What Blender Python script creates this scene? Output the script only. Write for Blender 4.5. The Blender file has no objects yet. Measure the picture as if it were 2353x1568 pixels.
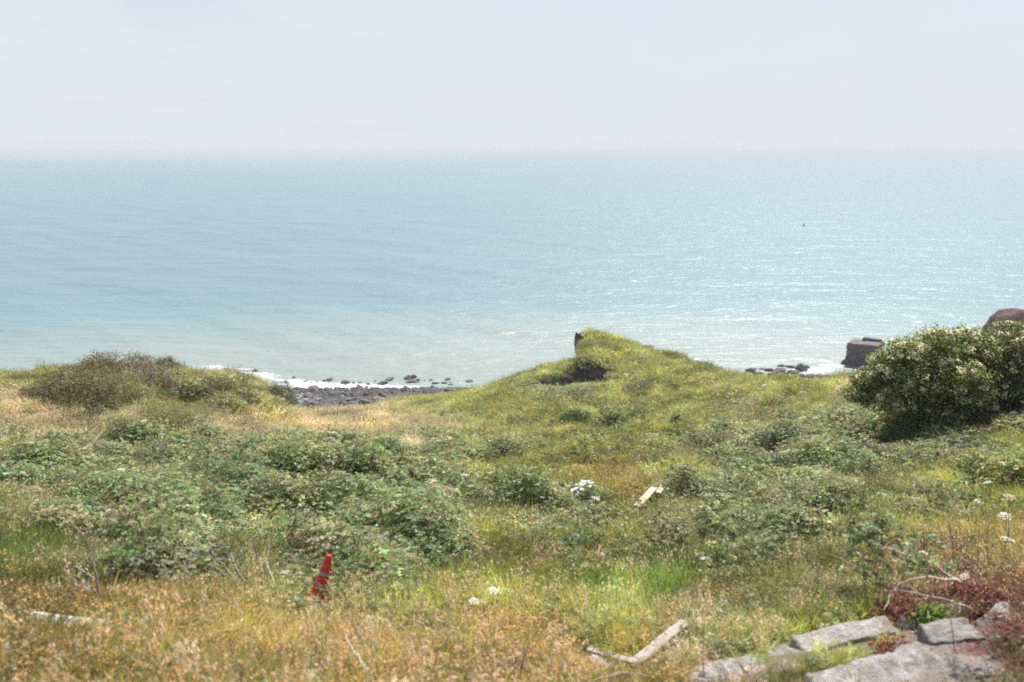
import bpy, math, random
import numpy as np
from mathutils import Vector, Matrix

# ------------------------------------------------------------------ camera, sky, sun, exposure
SC = bpy.context.scene
COL = SC.collection
SEED = 7
random.seed(SEED)
RNG = np.random.default_rng(SEED)

EYE = 35.0                      # camera height above the sea, metres
PITCH = math.radians(11.8)      # looking down
FPX = 2091.0; CX = 1176.5; CY = 784.0       # picture geometry used to survey the place (2353 x 1568)

cam_d = bpy.data.cameras.new('camera')
cam = bpy.data.objects.new('camera', cam_d); COL.objects.link(cam)
cam.location = (0, 0, EYE)
cam.rotation_euler = (math.radians(90) - PITCH, 0, 0)
cam_d.sensor_width = 36.0
cam_d.lens = 32.0
cam_d.clip_start = 0.1; cam_d.clip_end = 60000
cam_d.dof.use_dof = True
cam_d.dof.focus_distance = 32.0
cam_d.dof.aperture_fstop = 1.6
SC.camera = cam

SUN_AZ = math.radians(24); SUN_EL = math.radians(57)
world = bpy.data.worlds.new('World'); SC.world = world
world.use_nodes = True
wn = world.node_tree; wn.nodes.clear()
def WN(t, **k):
    n = wn.nodes.new(t)
    for a, b in k.items(): setattr(n, a, b)
    return n
wout = WN('ShaderNodeOutputWorld'); wbg = WN('ShaderNodeBackground'); wbg.inputs['Strength'].default_value = 0.1
sky = WN('ShaderNodeTexSky', sky_type='NISHITA', sun_disc=False)
sky.sun_elevation = SUN_EL; sky.sun_rotation = SUN_AZ
sky.altitude = 30; sky.air_density = 1.0; sky.dust_density = 1.5; sky.ozone_density = 1.5
tc = WN('ShaderNodeTexCoord'); sep = WN('ShaderNodeSeparateXYZ')
wn.links.new(tc.outputs['Generated'], sep.inputs[0])
# thin cloud veil: thick towards the horizon, streaky above
zr = WN('ShaderNodeMapRange'); zr.inputs['From Min'].default_value = 0.0; zr.inputs['From Max'].default_value = 0.42
zr.inputs['To Min'].default_value = 0.97; zr.inputs['To Max'].default_value = 0.25
wn.links.new(sep.outputs['Z'], zr.inputs['Value'])
zc = WN('ShaderNodeMath', operation='MAXIMUM'); zc.inputs[1].default_value = 0.0
wn.links.new(sep.outputs['Z'], zc.inputs[0])
za = WN('ShaderNodeMath', operation='ADD'); za.inputs[1].default_value = 0.16
wn.links.new(zc.outputs[0], za.inputs[0])
dx = WN('ShaderNodeMath', operation='DIVIDE'); dy = WN('ShaderNodeMath', operation='DIVIDE')
wn.links.new(sep.outputs['X'], dx.inputs[0]); wn.links.new(za.outputs[0], dx.inputs[1])
wn.links.new(sep.outputs['Y'], dy.inputs[0]); wn.links.new(za.outputs[0], dy.inputs[1])
cmb = WN('ShaderNodeCombineXYZ'); wn.links.new(dx.outputs[0], cmb.inputs[0]); wn.links.new(dy.outputs[0], cmb.inputs[1])
cn = WN('ShaderNodeTexNoise'); cn.inputs['Scale'].default_value = 1.25; cn.inputs['Detail'].default_value = 7; cn.inputs['Roughness'].default_value = 0.58; cn.inputs['Distortion'].default_value = 0.7
wn.links.new(cmb.outputs[0], cn.inputs['Vector'])
cr = WN('ShaderNodeMapRange'); cr.inputs['From Min'].default_value = 0.42; cr.inputs['From Max'].default_value = 0.68
cr.inputs['To Min'].default_value = 0.0; cr.inputs['To Max'].default_value = 0.55
wn.links.new(cn.outputs['Fac'], cr.inputs['Value'])
cadd = WN('ShaderNodeMath', operation='ADD', use_clamp=True)
wn.links.new(zr.outputs[0], cadd.inputs[0]); wn.links.new(cr.outputs[0], cadd.inputs[1])
veil = WN('ShaderNodeRGB'); veil.outputs[0].default_value = (4.30, 4.48, 4.80, 1)
wmix = WN('ShaderNodeMixRGB')
dim = WN('ShaderNodeMixRGB', blend_type='MULTIPLY'); dim.inputs[0].default_value = 1.0; dim.inputs[2].default_value = (0.66, 0.69, 0.74, 1)
wn.links.new(sky.outputs[0], dim.inputs[1])
wn.links.new(cadd.outputs[0], wmix.inputs[0]); wn.links.new(dim.outputs[0], wmix.inputs[1]); wn.links.new(veil.outputs[0], wmix.inputs[2])
wn.links.new(wmix.outputs[0], wbg.inputs['Color']); wn.links.new(wbg.outputs[0], wout.inputs[0])

sun_d = bpy.data.lights.new('sun', 'SUN'); sun_d.energy = 5.0; sun_d.angle = math.radians(0.6); sun_d.color = (1.0, 0.95, 0.87)
sun = bpy.data.objects.new('sun', sun_d); COL.objects.link(sun)
sdir = Vector((math.sin(SUN_AZ) * math.cos(SUN_EL), math.cos(SUN_AZ) * math.cos(SUN_EL), math.sin(SUN_EL)))
sun.rotation_euler = (-sdir).to_track_quat('-Z', 'Y').to_euler()

vs = SC.view_settings
vs.view_transform = 'Standard'; vs.look = 'None'; vs.gamma = 1.0; vs.use_curve_mapping = False
vs.exposure = 0.85
SC.render.engine = 'CYCLES'
SC.cycles.max_bounces = 8; SC.cycles.diffuse_bounces = 3; SC.cycles.glossy_bounces = 2
SC.cycles.transmission_bounces = 4; SC.cycles.transparent_max_bounces = 4; SC.cycles.volume_bounces = 0
SC.cycles.use_denoising = False
SC.cycles.sample_clamp_direct = 3.5; SC.cycles.sample_clamp_indirect = 3.0
SC.cycles.filter_width = 1.9

# ------------------------------------------------------------------ helpers
def tag(o, label=None, cat=None, group=None, kind=None):
    if label: o['label'] = label
    if cat: o['category'] = cat
    if group: o['group'] = group
    if kind: o['kind'] = kind
    return o

def empty(name, loc, label, cat, group=None, rz=0.0):
    o = bpy.data.objects.new(name, None); COL.objects.link(o)
    o.location = loc; o.rotation_euler = (0, 0, rz); o.empty_display_size = 0.2
    return tag(o, label, cat, group)

def np_mesh(name, V, F, cols=None, mk=None, smooth=False):
    """V (n,3); F list of (m,k) int arrays"""
    me = bpy.data.meshes.new(name)
    V = np.asarray(V, dtype=np.float32)
    if not isinstance(F, list) or isinstance(F[0], tuple): F = [F]
    F = [np.asarray(f, dtype=np.int32) for f in F if len(f)]
    loops = np.concatenate([f.ravel() for f in F])
    tot = np.concatenate([np.full(len(f), f.shape[1], dtype=np.int32) for f in F])
    start = np.concatenate([[0], np.cumsum(tot)[:-1]]).astype(np.int32)
    me.vertices.add(len(V)); me.vertices.foreach_set('co', V.ravel())
    me.loops.add(len(loops)); me.loops.foreach_set('vertex_index', loops)
    me.polygons.add(len(tot)); me.polygons.foreach_set('loop_start', start); me.polygons.foreach_set('loop_total', tot)
    if smooth: me.polygons.foreach_set('use_smooth', np.ones(len(tot), dtype=bool))
    me.update(calc_edges=True)
    if cols is not None:
        a = me.attributes.new('mc', 'FLOAT_COLOR', 'POINT')
        c = np.ones((len(V), 4), dtype=np.float32); c[:, :3] = cols
        a.data.foreach_set('color', c.ravel())
    if mk is not None:
        a = me.attributes.new('mk', 'FLOAT', 'POINT')
        a.data.foreach_set('value', np.asarray(mk, dtype=np.float32))
    return me

def link(name, me, mat=None, parent=None, loc=None, rot=None, scale=None):
    o = bpy.data.objects.new(name, me); COL.objects.link(o)
    if mat is not None and not me.materials: me.materials.append(mat)
    if parent is not None: o.parent = parent
    if loc is not None: o.location = loc
    if rot is not None: o.rotation_euler = rot
    if scale is not None: o.scale = scale
    return o

class Geo:
    def __init__(s): s.V = []; s.F = {3: [], 4: []}; s.C = []; s.K = []; s.n = 0
    def add(s, V, F, col=(1, 1, 1), k=0.0):
        V = np.asarray(V, dtype=np.float64); F = np.asarray(F)
        s.V.append(V); s.F[F.shape[1]].append(F + s.n); s.n += len(V)
        c = np.broadcast_to(np.asarray(col, dtype=float), (len(V), 3)); s.C.append(c)
        s.K.append(np.full(len(V), k))
    def mesh(s, name, smooth=False):
        F = [np.concatenate(s.F[k]) for k in (3, 4) if s.F[k]]
        return np_mesh(name, np.concatenate(s.V), F, np.concatenate(s.C), np.concatenate(s.K), smooth)

def tube(g, pts, radii, sides=5, col=(1, 1, 1), k=0.0):
    pts = [Vector(p) for p in pts]
    V = []; n = len(pts)
    for i, p in enumerate(pts):
        d = (pts[min(i + 1, n - 1)] - pts[max(i - 1, 0)]).normalized()
        a = d.orthogonal().normalized() if i == 0 else (pa - d * pa.dot(d)).normalized()
        pa = a; b = d.cross(a)
        for s in range(sides):
            t = 2 * math.pi * s / sides
            V.append(p + (a * math.cos(t) + b * math.sin(t)) * radii[i])
    F = []
    for i in range(n - 1):
        for s in range(sides):
            s2 = (s + 1) % sides
            F.append((i * sides + s, i * sides + s2, (i + 1) * sides + s2, (i + 1) * sides + s))
    g.add([tuple(v) for v in V], F, col, k)

# value noise, lattice hashed
def _h(ix, iy, s):
    n = (ix.astype(np.int64) * 374761393 + iy.astype(np.int64) * 668265263 + s * 1442695041) & 0xffffffff
    n = ((n ^ (n >> 13)) * 1274126177) & 0xffffffff
    return ((n ^ (n >> 16)) & 0xffff) / 65535.0
def vnoise(x, y, s=0):
    x = np.asarray(x, float); y = np.asarray(y, float)
    ix = np.floor(x); iy = np.floor(y); fx = x - ix; fy = y - iy
    fx = fx * fx * fx * (fx * (fx * 6 - 15) + 10); fy = fy * fy * fy * (fy * (fy * 6 - 15) + 10)
    a = _h(ix, iy, s); b = _h(ix + 1, iy, s); c = _h(ix, iy + 1, s); d = _h(ix + 1, iy + 1, s)
    return (a * (1 - fx) + b * fx) * (1 - fy) + (c * (1 - fx) + d * fx) * fy
def fbm(x, y, s=0, o=4, r=0.5):
    v = 0; a = 1; t = 0
    for i in range(o):
        v = v + a * vnoise(x * 2 ** i + 17.3 * i, y * 2 ** i - 9.1 * i, s + i); t += a; a *= r
    return v / t            # 0..1

# ------------------------------------------------------------------ survey: picture angle -> place
CP, SP = math.cos(PITCH), math.sin(PITCH)
def ray(Sx, Sy):
    u = (Sx - CX); v = (Sy - CY)
    return Vector((u, FPX * CP - v * SP, -(FPX * SP + v * CP))).normalized()
def tandep(Sx, Sy):
    r = ray(Sx, Sy); return -r.z / math.hypot(r.x, r.y)
def to_S(X, Y, Z):
    zz = Z - EYE
    f = Y * CP - zz * SP; v = -(zz * CP + Y * SP)
    return CX + FPX * X / f, CY + FPX * v / f

NEAR = [(1568, 6.0), (1400, 9.0), (1300, 12.8), (1200, 18.3), (1100, 26.0)]
COLS = {
 -300: [(1000, 36), (900, 46), (868, 54)],
 35:  [(1000, 36), (930, 42), (856, 53)],
 200: [(1000, 36), (950, 40), (900, 44), (855, 51)],
 400: [(1000, 37), (940, 42), (880, 46), (848, 52)],
 520: [(1000, 38), (940, 43), (890, 47), (855, 52)],
 600: [(1000, 40), (950, 44), (910, 48), (876, 52)],
 650: [(1000, 41), (970, 46), (930, 50), (903, 54)],
 680: [(1010, 42), (975, 49), (957, 57), (950, 85), (946, 95)],
 720: [(1010, 42), (980, 52), (962, 64), (951, 86), (947, 97)],
 900: [(1010, 42), (980, 53), (958, 64), (944, 84), (926, 106)],
 1000: [(1010, 42), (980, 53), (950, 68), (932, 84), (914, 102)],
 1090: [(1010, 42), (975, 52), (935, 68), (910, 84), (899, 97)],
 1150: [(1010, 42), (960, 54), (915, 70), (880, 88)],
 1200: [(1010, 42), (950, 56), (905, 72), (863, 88)],
 1245: [(1010, 42), (940, 58), (900, 70), (890, 75.3), (872, 75.9), (858, 78), (843, 86)],
 1300: [(1010, 42), (930, 60), (897, 70), (887, 75.3), (868, 76.1), (852, 78), (836, 86)],
 1314: [(1010, 42), (930, 60), (895, 70), (884, 75.6), (848, 76.5), (832, 86)],
 1332: [(1010, 42), (930, 60), (892, 70), (884, 75.8), (830, 76.8), (800, 83), (768, 88)],
 1350: [(1010, 42), (925, 62), (890, 71), (882, 75.8), (828, 76.8), (795, 83), (757, 90)],
 1382: [(1010, 42), (925, 62), (885, 71), (872, 75.8), (832, 76.7), (795, 83), (769, 90)],
 1405: [(1010, 42), (925, 62), (885, 70), (850, 75), (815, 81), (776, 90)],
 1440: [(1010, 42), (925, 62), (880, 70), (840, 76), (808, 83), (787, 90)],
 1500: [(1010, 41), (925, 60), (880, 68), (840, 76), (808, 88)],
 1560: [(1010, 40), (925, 58), (880, 67), (845, 75), (822, 85)],
 1620: [(1010, 39), (925, 56), (880, 66), (842, 78)],
 1700: [(1010, 38), (925, 54), (885, 63), (872, 74)],
 1780: [(1010, 37), (930, 52), (893, 60), (882, 68)],
 1900: [(1010, 35), (930, 50), (893, 58), (880, 66)],
 2000: [(1000, 33), (930, 46), (890, 57), (876, 65)],
 2150: [(1000, 32), (930, 42), (885, 52), (862, 60)],
 2325: [(1000, 31), (930, 38), (880, 46), (850, 54)],
 2600: [(1000, 31), (930, 37), (860, 45), (830, 52)],
}
RG = np.concatenate([np.linspace(0.0, 40, 240)[:-1], np.linspace(40, 110, 330)[:-1], np.linspace(110, 185, 90)])
def pchip(xs, ys, x):
    xs = np.array(xs, float); ys = np.array(ys, float); h = np.diff(xs); dl = np.diff(ys) / h
    m = np.zeros(len(xs)); m[0] = dl[0]; m[-1] = dl[-1]
    for i in range(1, len(xs) - 1):
        if dl[i-1] * dl[i] > 0:
            w1 = 2 * h[i] + h[i-1]; w2 = h[i] + 2 * h[i-1]
            m[i] = (w1 + w2) / (w1 / dl[i-1] + w2 / dl[i])
    k = np.clip(np.searchsorted(xs, x) - 1, 0, len(xs) - 2)
    t = (x - xs[k]) / h[k]; t2 = t * t; t3 = t2 * t
    return (2*t3-3*t2+1)*ys[k] + (t3-2*t2+t)*h[k]*m[k] + (-2*t3+3*t2)*ys[k+1] + (t3-t2)*h[k]*m[k+1]
cphi, cprof = [], []
for Sx in sorted(COLS):
    ds, zs = [0.0, 3.0], [-1.65, -2.70]
    for (y, d) in NEAR + COLS[Sx]:
        ds.append(d); zs.append(-tandep(Sx, y) * d)
    dl_, zl = ds[-1], zs[-1]
    ds += [dl_ + 3.0]; zs += [zl - 1.6]
    d1 = max(dl_ + 8, 112) if zl > -25 else dl_ + 8
    ds += [d1, d1 + 12, 133, 160, 190]; zs += [-33.4, -34.5, -35.25, -37.0, -37.5]
    cphi.append(math.atan((Sx - CX) / (FPX * CP - 150 * SP)))
    cprof.append(pchip(ds, zs, RG))
cphi = np.array(cphi); cprof = np.array(cprof)
def base_h(phi, r):
    phi = np.clip(phi, cphi[0], cphi[-1]); r = np.clip(r, 0, 184.9)
    k = np.clip(np.searchsorted(cphi, phi) - 1, 0, len(cphi) - 2)
    t = (phi - cphi[k]) / (cphi[k+1] - cphi[k])
    j = np.clip(np.searchsorted(RG, r, side='right') - 1, 0, len(RG) - 2)
    s = (r - RG[j]) / (RG[j+1] - RG[j])
    a = cprof[k, j] * (1-s) + cprof[k, j+1] * s
    b = cprof[k+1, j] * (1-s) + cprof[k+1, j+1] * s
    return a * (1-t) + b * t
def H(X, Y):
    X = np.asarray(X, float); Y = np.asarray(Y, float)
    r = np.hypot(X, Y); phi = np.arctan2(X, Y)
    z = base_h(phi, r)
    back = np.clip((np.abs(phi) - 1.2) / 0.8, 0, 1)
    z = z * (1 - back) + (-1.65 + 0.03 * np.minimum(r, 60)) * back
    land = np.clip((z + 33.5) / 2.0, 0.12, 1) * np.clip(r / 6, 0.15, 1)
    amp = 0.10 + 0.55 * np.clip((r - 8) / 45, 0, 1)
    n = (fbm(X / 5.5, Y / 5.5, 3, 4, 0.55) - 0.5) * amp * 1.5
    n = n + (fbm(X / 1.5, Y / 1.5, 11, 3) - 0.5) * (0.30 + 0.78 * np.clip((r - 10) / 30, 0, 1)) * np.clip((74 - r) / 3, .35, 1)
    return z + n * land + EYE - 0.38 * np.clip((r - 28) / 25, 0, 1) * np.clip((112 - r) / 8, 0, 1)
def place(Sx, Sy, h=0.0, d0=3.0):
    r = ray(Sx, Sy); k = math.hypot(r.x, r.y)
    d = np.arange(d0, 180, 0.05); t = d / k
    gap = EYE + r.z * t - H(r.x * t, r.y * t) - h
    i = int(np.argmax(gap <= 0)) if (gap <= 0).any() else len(d) - 1
    return Vector((r.x * t[i], r.y * t[i], EYE + r.z * t[i] - h)), d[i]
def at(Sx, Sy, d):
    r = ray(Sx, Sy); t = d / math.hypot(r.x, r.y)
    return Vector((r.x * t, r.y * t, EYE + r.z * t))
def ground(p): return Vector((p[0], p[1], float(H(p[0], p[1]))))
def px(d_slant): return d_slant / FPX       # metres per survey pixel

# ------------------------------------------------------------------ materials
def new_mat(name):
    m = bpy.data.materials.new(name); m.use_nodes = True
    nt = m.node_tree; nt.nodes.clear()
    out = nt.nodes.new('ShaderNodeOutputMaterial')
    return m, nt, out
def N(nt, t, ins=None, **k):
    n = nt.nodes.new(t)
    for a, b in k.items(): setattr(n, a, b)
    if ins:
        for a, b in ins.items():
            if hasattr(b, 'is_output'): nt.links.new(b, n.inputs[a])
            else: n.inputs[a].default_value = b
    return n
def ramp(nt, fac, stops):
    r = N(nt, 'ShaderNodeValToRGB'); nt.links.new(fac, r.inputs[0])
    e = r.color_ramp.elements
    e[0].position, e[0].color = stops[0][0], (*stops[0][1], 1); e[1].position, e[1].color = stops[-1][0], (*stops[-1][1], 1)
    for p, c in stops[1:-1]:
        q = e.new(p); q.color = (*c, 1)
    return r.outputs[0]

def plant_mat(name, instanced, trans=0.47):
    """leaf colour = plant tint (own or per scattered plant) with small natural variation"""
    m, nt, out = new_mat(name)
    mc = N(nt, 'ShaderNodeAttribute', attribute_name='mc')
    if instanced:
        ti = N(nt, 'ShaderNodeAttribute', attribute_name='tint', attribute_type='INSTANCER')
        mk = N(nt, 'ShaderNodeAttribute', attribute_name='mk')
        mul = N(nt, 'ShaderNodeMixRGB', {0: 1.0, 1: ti.outputs['Color'], 2: mc.outputs['Color']}, blend_type='MULTIPLY')
        c = N(nt, 'ShaderNodeMixRGB', {0: mk.outputs['Fac'], 1: mul.outputs[0], 2: mc.outputs['Color']}).outputs[0]
    else:
        c = mc.outputs['Color']
    g = N(nt, 'ShaderNodeNewGeometry')
    hv = N(nt, 'ShaderNodeHueSaturation', {'Color': c})
    vr = N(nt, 'ShaderNodeMapRange', {'Value': g.outputs['Random Per Island'], 'To Min': 0.70, 'To Max': 1.35})
    nt.links.new(vr.outputs[0], hv.inputs['Value'])
    d = N(nt, 'ShaderNodeBsdfDiffuse', {'Color': hv.outputs[0]})
    t = N(nt, 'ShaderNodeBsdfTranslucent', {'Color': hv.outputs[0]})
    gl = N(nt, 'ShaderNodeBsdfGlossy', {'Roughness': 0.5, 'Color': (0.8, 0.85, 0.9, 1)})
    mx = N(nt, 'ShaderNodeMixShader', {0: trans, 1: d.outputs[0], 2: t.outputs[0]})
    m2 = N(nt, 'ShaderNodeMixShader', {0: 0.025, 1: mx.outputs[0], 2: gl.outputs[0]})
    nt.links.new(m2.outputs[0], out.inputs[0])
    return m
M_INST = plant_mat('scattered_foliage', True)
M_LEAF = plant_mat('shrub_foliage', False)
M_FLOWER = plant_mat('flower_petals', False, 0.25)

def rough_mat(name, stops, scale=6.0, bump=0.3, rough=0.9, detail=8, spots=None):
    m, nt, out = new_mat(name)
    tcn = N(nt, 'ShaderNodeTexCoord')
    n = N(nt, 'ShaderNodeTexNoise', {'Vector': tcn.outputs['Object'], 'Scale': scale, 'Detail': detail, 'Roughness': 0.65})
    c = ramp(nt, n.outputs['Fac'], stops)
    if spots:
        n2 = N(nt, 'ShaderNodeTexNoise', {'Vector': tcn.outputs['Object'], 'Scale': scale * 0.45, 'Detail': 4, 'Roughness': 0.7})
        f = N(nt, 'ShaderNodeMapRange', {'Value': n2.outputs['Fac'], 'From Min': 0.52, 'From Max': 0.64})
        c = N(nt, 'ShaderNodeMixRGB', {0: f.outputs[0], 1: c, 2: (*spots, 1)}).outputs[0]
    oi = N(nt, 'ShaderNodeObjectInfo')
    vr = N(nt, 'ShaderNodeMapRange', {'Value': oi.outputs['Random'], 'To Min': 0.75, 'To Max': 1.25})
    hv = N(nt, 'ShaderNodeHueSaturation', {'Color': c, 'Value': vr.outputs[0]})
    n3 = N(nt, 'ShaderNodeTexNoise', {'Vector': tcn.outputs['Object'], 'Scale': scale * 3, 'Detail': 6, 'Roughness': 0.7})
    b = N(nt, 'ShaderNodeBump', {'Strength': bump, 'Distance': 0.15 / scale * 3, 'Height': n3.outputs['Fac']})
    p = N(nt, 'ShaderNodeBsdfPrincipled', {'Base Color': hv.outputs[0], 'Roughness': rough, 'Normal': b.outputs[0]})
    nt.links.new(p.outputs[0], out.inputs[0])
    return m
M_CONC = rough_mat('old_concrete', [(0.3, (0.18, 0.165, 0.155)), (0.5, (0.32, 0.30, 0.285)), (0.7, (0.46, 0.44, 0.42))], 9, 0.9, spots=(0.22, 0.185, 0.16))
M_PILL = rough_mat('sea_worn_concrete', [(0.3, (0.075, 0.065, 0.065)), (0.7, (0.18, 0.15, 0.15))], 0.9, 0.6, spots=(0.14, 0.11, 0.105))
M_ROCK = rough_mat('shore_rock', [(0.3, (0.05, 0.045, 0.05)), (0.55, (0.105, 0.095, 0.095)), (0.75, (0.19, 0.165, 0.155))], 1.6, 0.5)
M_ROCKL = rough_mat('pale_shore_rock', [(0.3, (0.20, 0.165, 0.14)), (0.7, (0.34, 0.28, 0.24))], 1.6, 0.4)
M_REDROCK = rough_mat('red_brown_rock', [(0.3, (0.045, 0.022, 0.026)), (0.7, (0.13, 0.06, 0.06))], 0.5, 0.6)
M_WOOD = rough_mat('weathered_wood', [(0.3, (0.30, 0.27, 0.25)), (0.7, (0.52, 0.48, 0.44))], 14, 0.4)
M_WOODP = rough_mat('pale_pink_wood', [(0.3, (0.45, 0.32, 0.25)), (0.7, (0.62, 0.46, 0.37))], 14, 0.3)
M_TWIG = rough_mat('dead_stem', [(0.3, (0.30, 0.25, 0.22)), (0.7, (0.50, 0.44, 0.39))], 10, 0.3)
M_TWIGD = rough_mat('dark_stem', [(0.3, (0.06, 0.05, 0.04)), (0.7, (0.14, 0.10, 0.08))], 10, 0.3)
M_BARK = rough_mat('bark', [(0.3, (0.06, 0.05, 0.04)), (0.7, (0.16, 0.13, 0.10))], 8, 0.6)
M_STEM = rough_mat('green_stem', [(0.3, (0.16, 0.18, 0.08)), (0.7, (0.26, 0.26, 0.13))], 10, 0.2)

# ground: thatch and soil under the plants, rock where it is steep, shingle on the beach
def ground_mat():
    m, nt, out = new_mat('hillside_soil')
    g = N(nt, 'ShaderNodeNewGeometry')
    gc = N(nt, 'ShaderNodeAttribute', attribute_name='mc')
    n = N(nt, 'ShaderNodeTexNoise', {'Vector': g.outputs['Position'], 'Scale': 1.8, 'Detail': 9, 'Roughness': 0.7})
    vr = N(nt, 'ShaderNodeMapRange', {'Value': n.outputs['Fac'], 'From Min': 0.3, 'From Max': 0.7, 'To Min': 0.5, 'To Max': 1.4})
    hv = N(nt, 'ShaderNodeHueSaturation', {'Color': gc.outputs['Color'], 'Value': vr.outputs[0]})
    sepn = N(nt, 'ShaderNodeSeparateXYZ', {0: g.outputs['True Normal']})
    n2 = N(nt, 'ShaderNodeTexNoise', {'Vector': g.outputs['Position'], 'Scale': 0.9, 'Detail': 8, 'Roughness': 0.7})
    rk = ramp(nt, n2.outputs['Fac'], [(0.3, (0.03, 0.026, 0.028)), (0.5, (0.07, 0.055, 0.05)), (0.7, (0.16, 0.12, 0.10))])
    st = N(nt, 'ShaderNodeMapRange', {'Value': sepn.outputs['Z'], 'From Min': 0.80, 'From Max': 0.62})
    c = N(nt, 'ShaderNodeMixRGB', {0: st.outputs[0], 1: hv.outputs[0], 2: rk})
    b = N(nt, 'ShaderNodeBump', {'Strength': 0.6, 'Distance': 0.15, 'Height': n.outputs['Fac']})
    p = N(nt, 'ShaderNodeBsdfPrincipled', {'Base Color': c.outputs[0], 'Roughness': 0.95, 'Normal': b.outputs[0]})
    nt.links.new(p.outputs[0], out.inputs[0])
    return m
M_GROUND = ground_mat()

# ------------------------------------------------------------------ plant cover map of the hillside
# g yellow-green grass, s straw grass, b bramble, o rusty dry flowers, m olive mix, d lush grass, y yellow flowers, r red-brown litter, k rubble, p pale bare
MX = [75 + 150 * i for i in range(16)]
MY = [870, 900, 940, 980, 1020, 1060, 1100, 1150, 1200, 1250, 1300, 1350, 1400, 1450, 1500, 1560]
MAP = [list(r.replace(' ', '')) for r in (
    "m m m m m g g g g g g g g s s m",
    "m m m m s g g g b g g g g s m m",
    "s m g m m s g g g g g m g m b b",
    "s s s s s s s g y g g m m b b b",
    "s m m s s s s m y y g m b b b g",
    "m b b b b b b m g y m b b b b g",
    "b b b b b b b g y o g b b m g g",
    "b b b b b b b g g o m b b m g g",
    "m b b b b b b m b y m b b g m g",
    "m b b b b b b y b y m b m g g o",
    "d m b g b b b y y y m b g g o o",
    "o d m m b b g y y d d m g g m r",
    "o o o m m g g y g g d o g m r r",
    "o o o o o m y o o g p m g g r r",
    "o o o o o o y o o o p m g g k r",
    "o o o o o o o o o o p p g k k k")]
CODE = 'gsbomdyrkp'
GRID = np.array([[CODE.index(c) for c in row] for row in MAP])
def cover(X, Y, Z, jit=1.0, rng=RNG):
    sx, sy = to_S(X, Y, Z)
    n1 = fbm(X / 2.2, Y / 2.2, 41, 3) - 0.5; n2 = fbm(X / 2.2 + 50, Y / 2.2, 47, 3) - 0.5
    r = np.hypot(X, Y); w = np.clip(10.0 / r, 0.2, 1.2)
    sx = sx + n1 * 420 * w * jit + rng.normal(0, 22, len(X)) * jit
    sy = sy + n2 * 150 * w * jit + rng.normal(0, 9, len(X)) * jit
    i = np.clip(np.round((sx - 75) / 150).astype(int), 0, 15)
    my = np.array(MY); j = np.abs(sy[:, None] - my[None, :]).argmin(1)
    return GRID[j, i]
GCOL = {'g': (0.10, 0.10, 0.035), 's': (0.24, 0.18, 0.11), 'b': (0.04, 0.05, 0.025), 'o': (0.20, 0.115, 0.05), 'm': (0.11, 0.095, 0.05),
        'd': (0.06, 0.08, 0.025), 'y': (0.12, 0.105, 0.04), 'r': (0.11, 0.045, 0.035), 'k': (0.17, 0.14, 0.12), 'p': (0.33, 0.26, 0.23)}
GC = np.array([GCOL[c] for c in CODE])

# ------------------------------------------------------------------ ground
ph = np.concatenate([np.radians(np.linspace(-180, -36, 60))[:-1], np.radians(np.linspace(-36, 36, 640)), np.radians(np.linspace(36, 180, 60))[1:]])
rr = np.concatenate([[0.05, 0.5, 1, 1.5, 2, 2.5], np.geomspace(3, 74, 250), np.linspace(74, 92, 110)[1:], np.linspace(92, 112, 40)[1:], np.linspace(112, 145, 50)[1:], np.linspace(145, 185, 16)[1:]])
PH, RR = np.meshgrid(ph, rr, indexing='ij')
GX = RR * np.sin(PH); GY = RR * np.cos(PH); GZ = H(GX, GY)
nphi, nr = PH.shape
idx = np.arange(nphi * nr).reshape(nphi, nr)
q = np.stack([idx[:-1, :-1], idx[:-1, 1:], idx[1:, 1:], idx[1:, :-1]], -1).reshape(-1, 4)
q = q[:, ::-1]
V = np.stack([GX, GY, GZ], -1).reshape(-1, 3)
cc = GC[cover(V[:, 0], V[:, 1], V[:, 2], 0.8)]
beach = np.clip((2.6 - V[:, 2]) / 0.8, 0, 1)[:, None]
cc = cc * (1 - beach) + np.array([0.13, 0.115, 0.11]) * beach
# bare pale clay strips on the grass bench above the beach
sx, sy = to_S(V[:, 0], V[:, 1], V[:, 2])
bare = np.exp(-((sx - 860) / 90) ** 2 - ((sy - 942) / 7) ** 2) + np.exp(-((sx - 960) / 70) ** 2 - ((sy - 962) / 5) ** 2)
bare = np.clip(bare * 1.4, 0, 1)[:, None]
cc = cc * (1 - bare) + np.array([0.36, 0.31, 0.29]) * bare
me = np_mesh('ground', V, q, cc, smooth=True)
ground_o = link('ground', me, M_GROUND); tag(ground_o, kind='structure')

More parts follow.
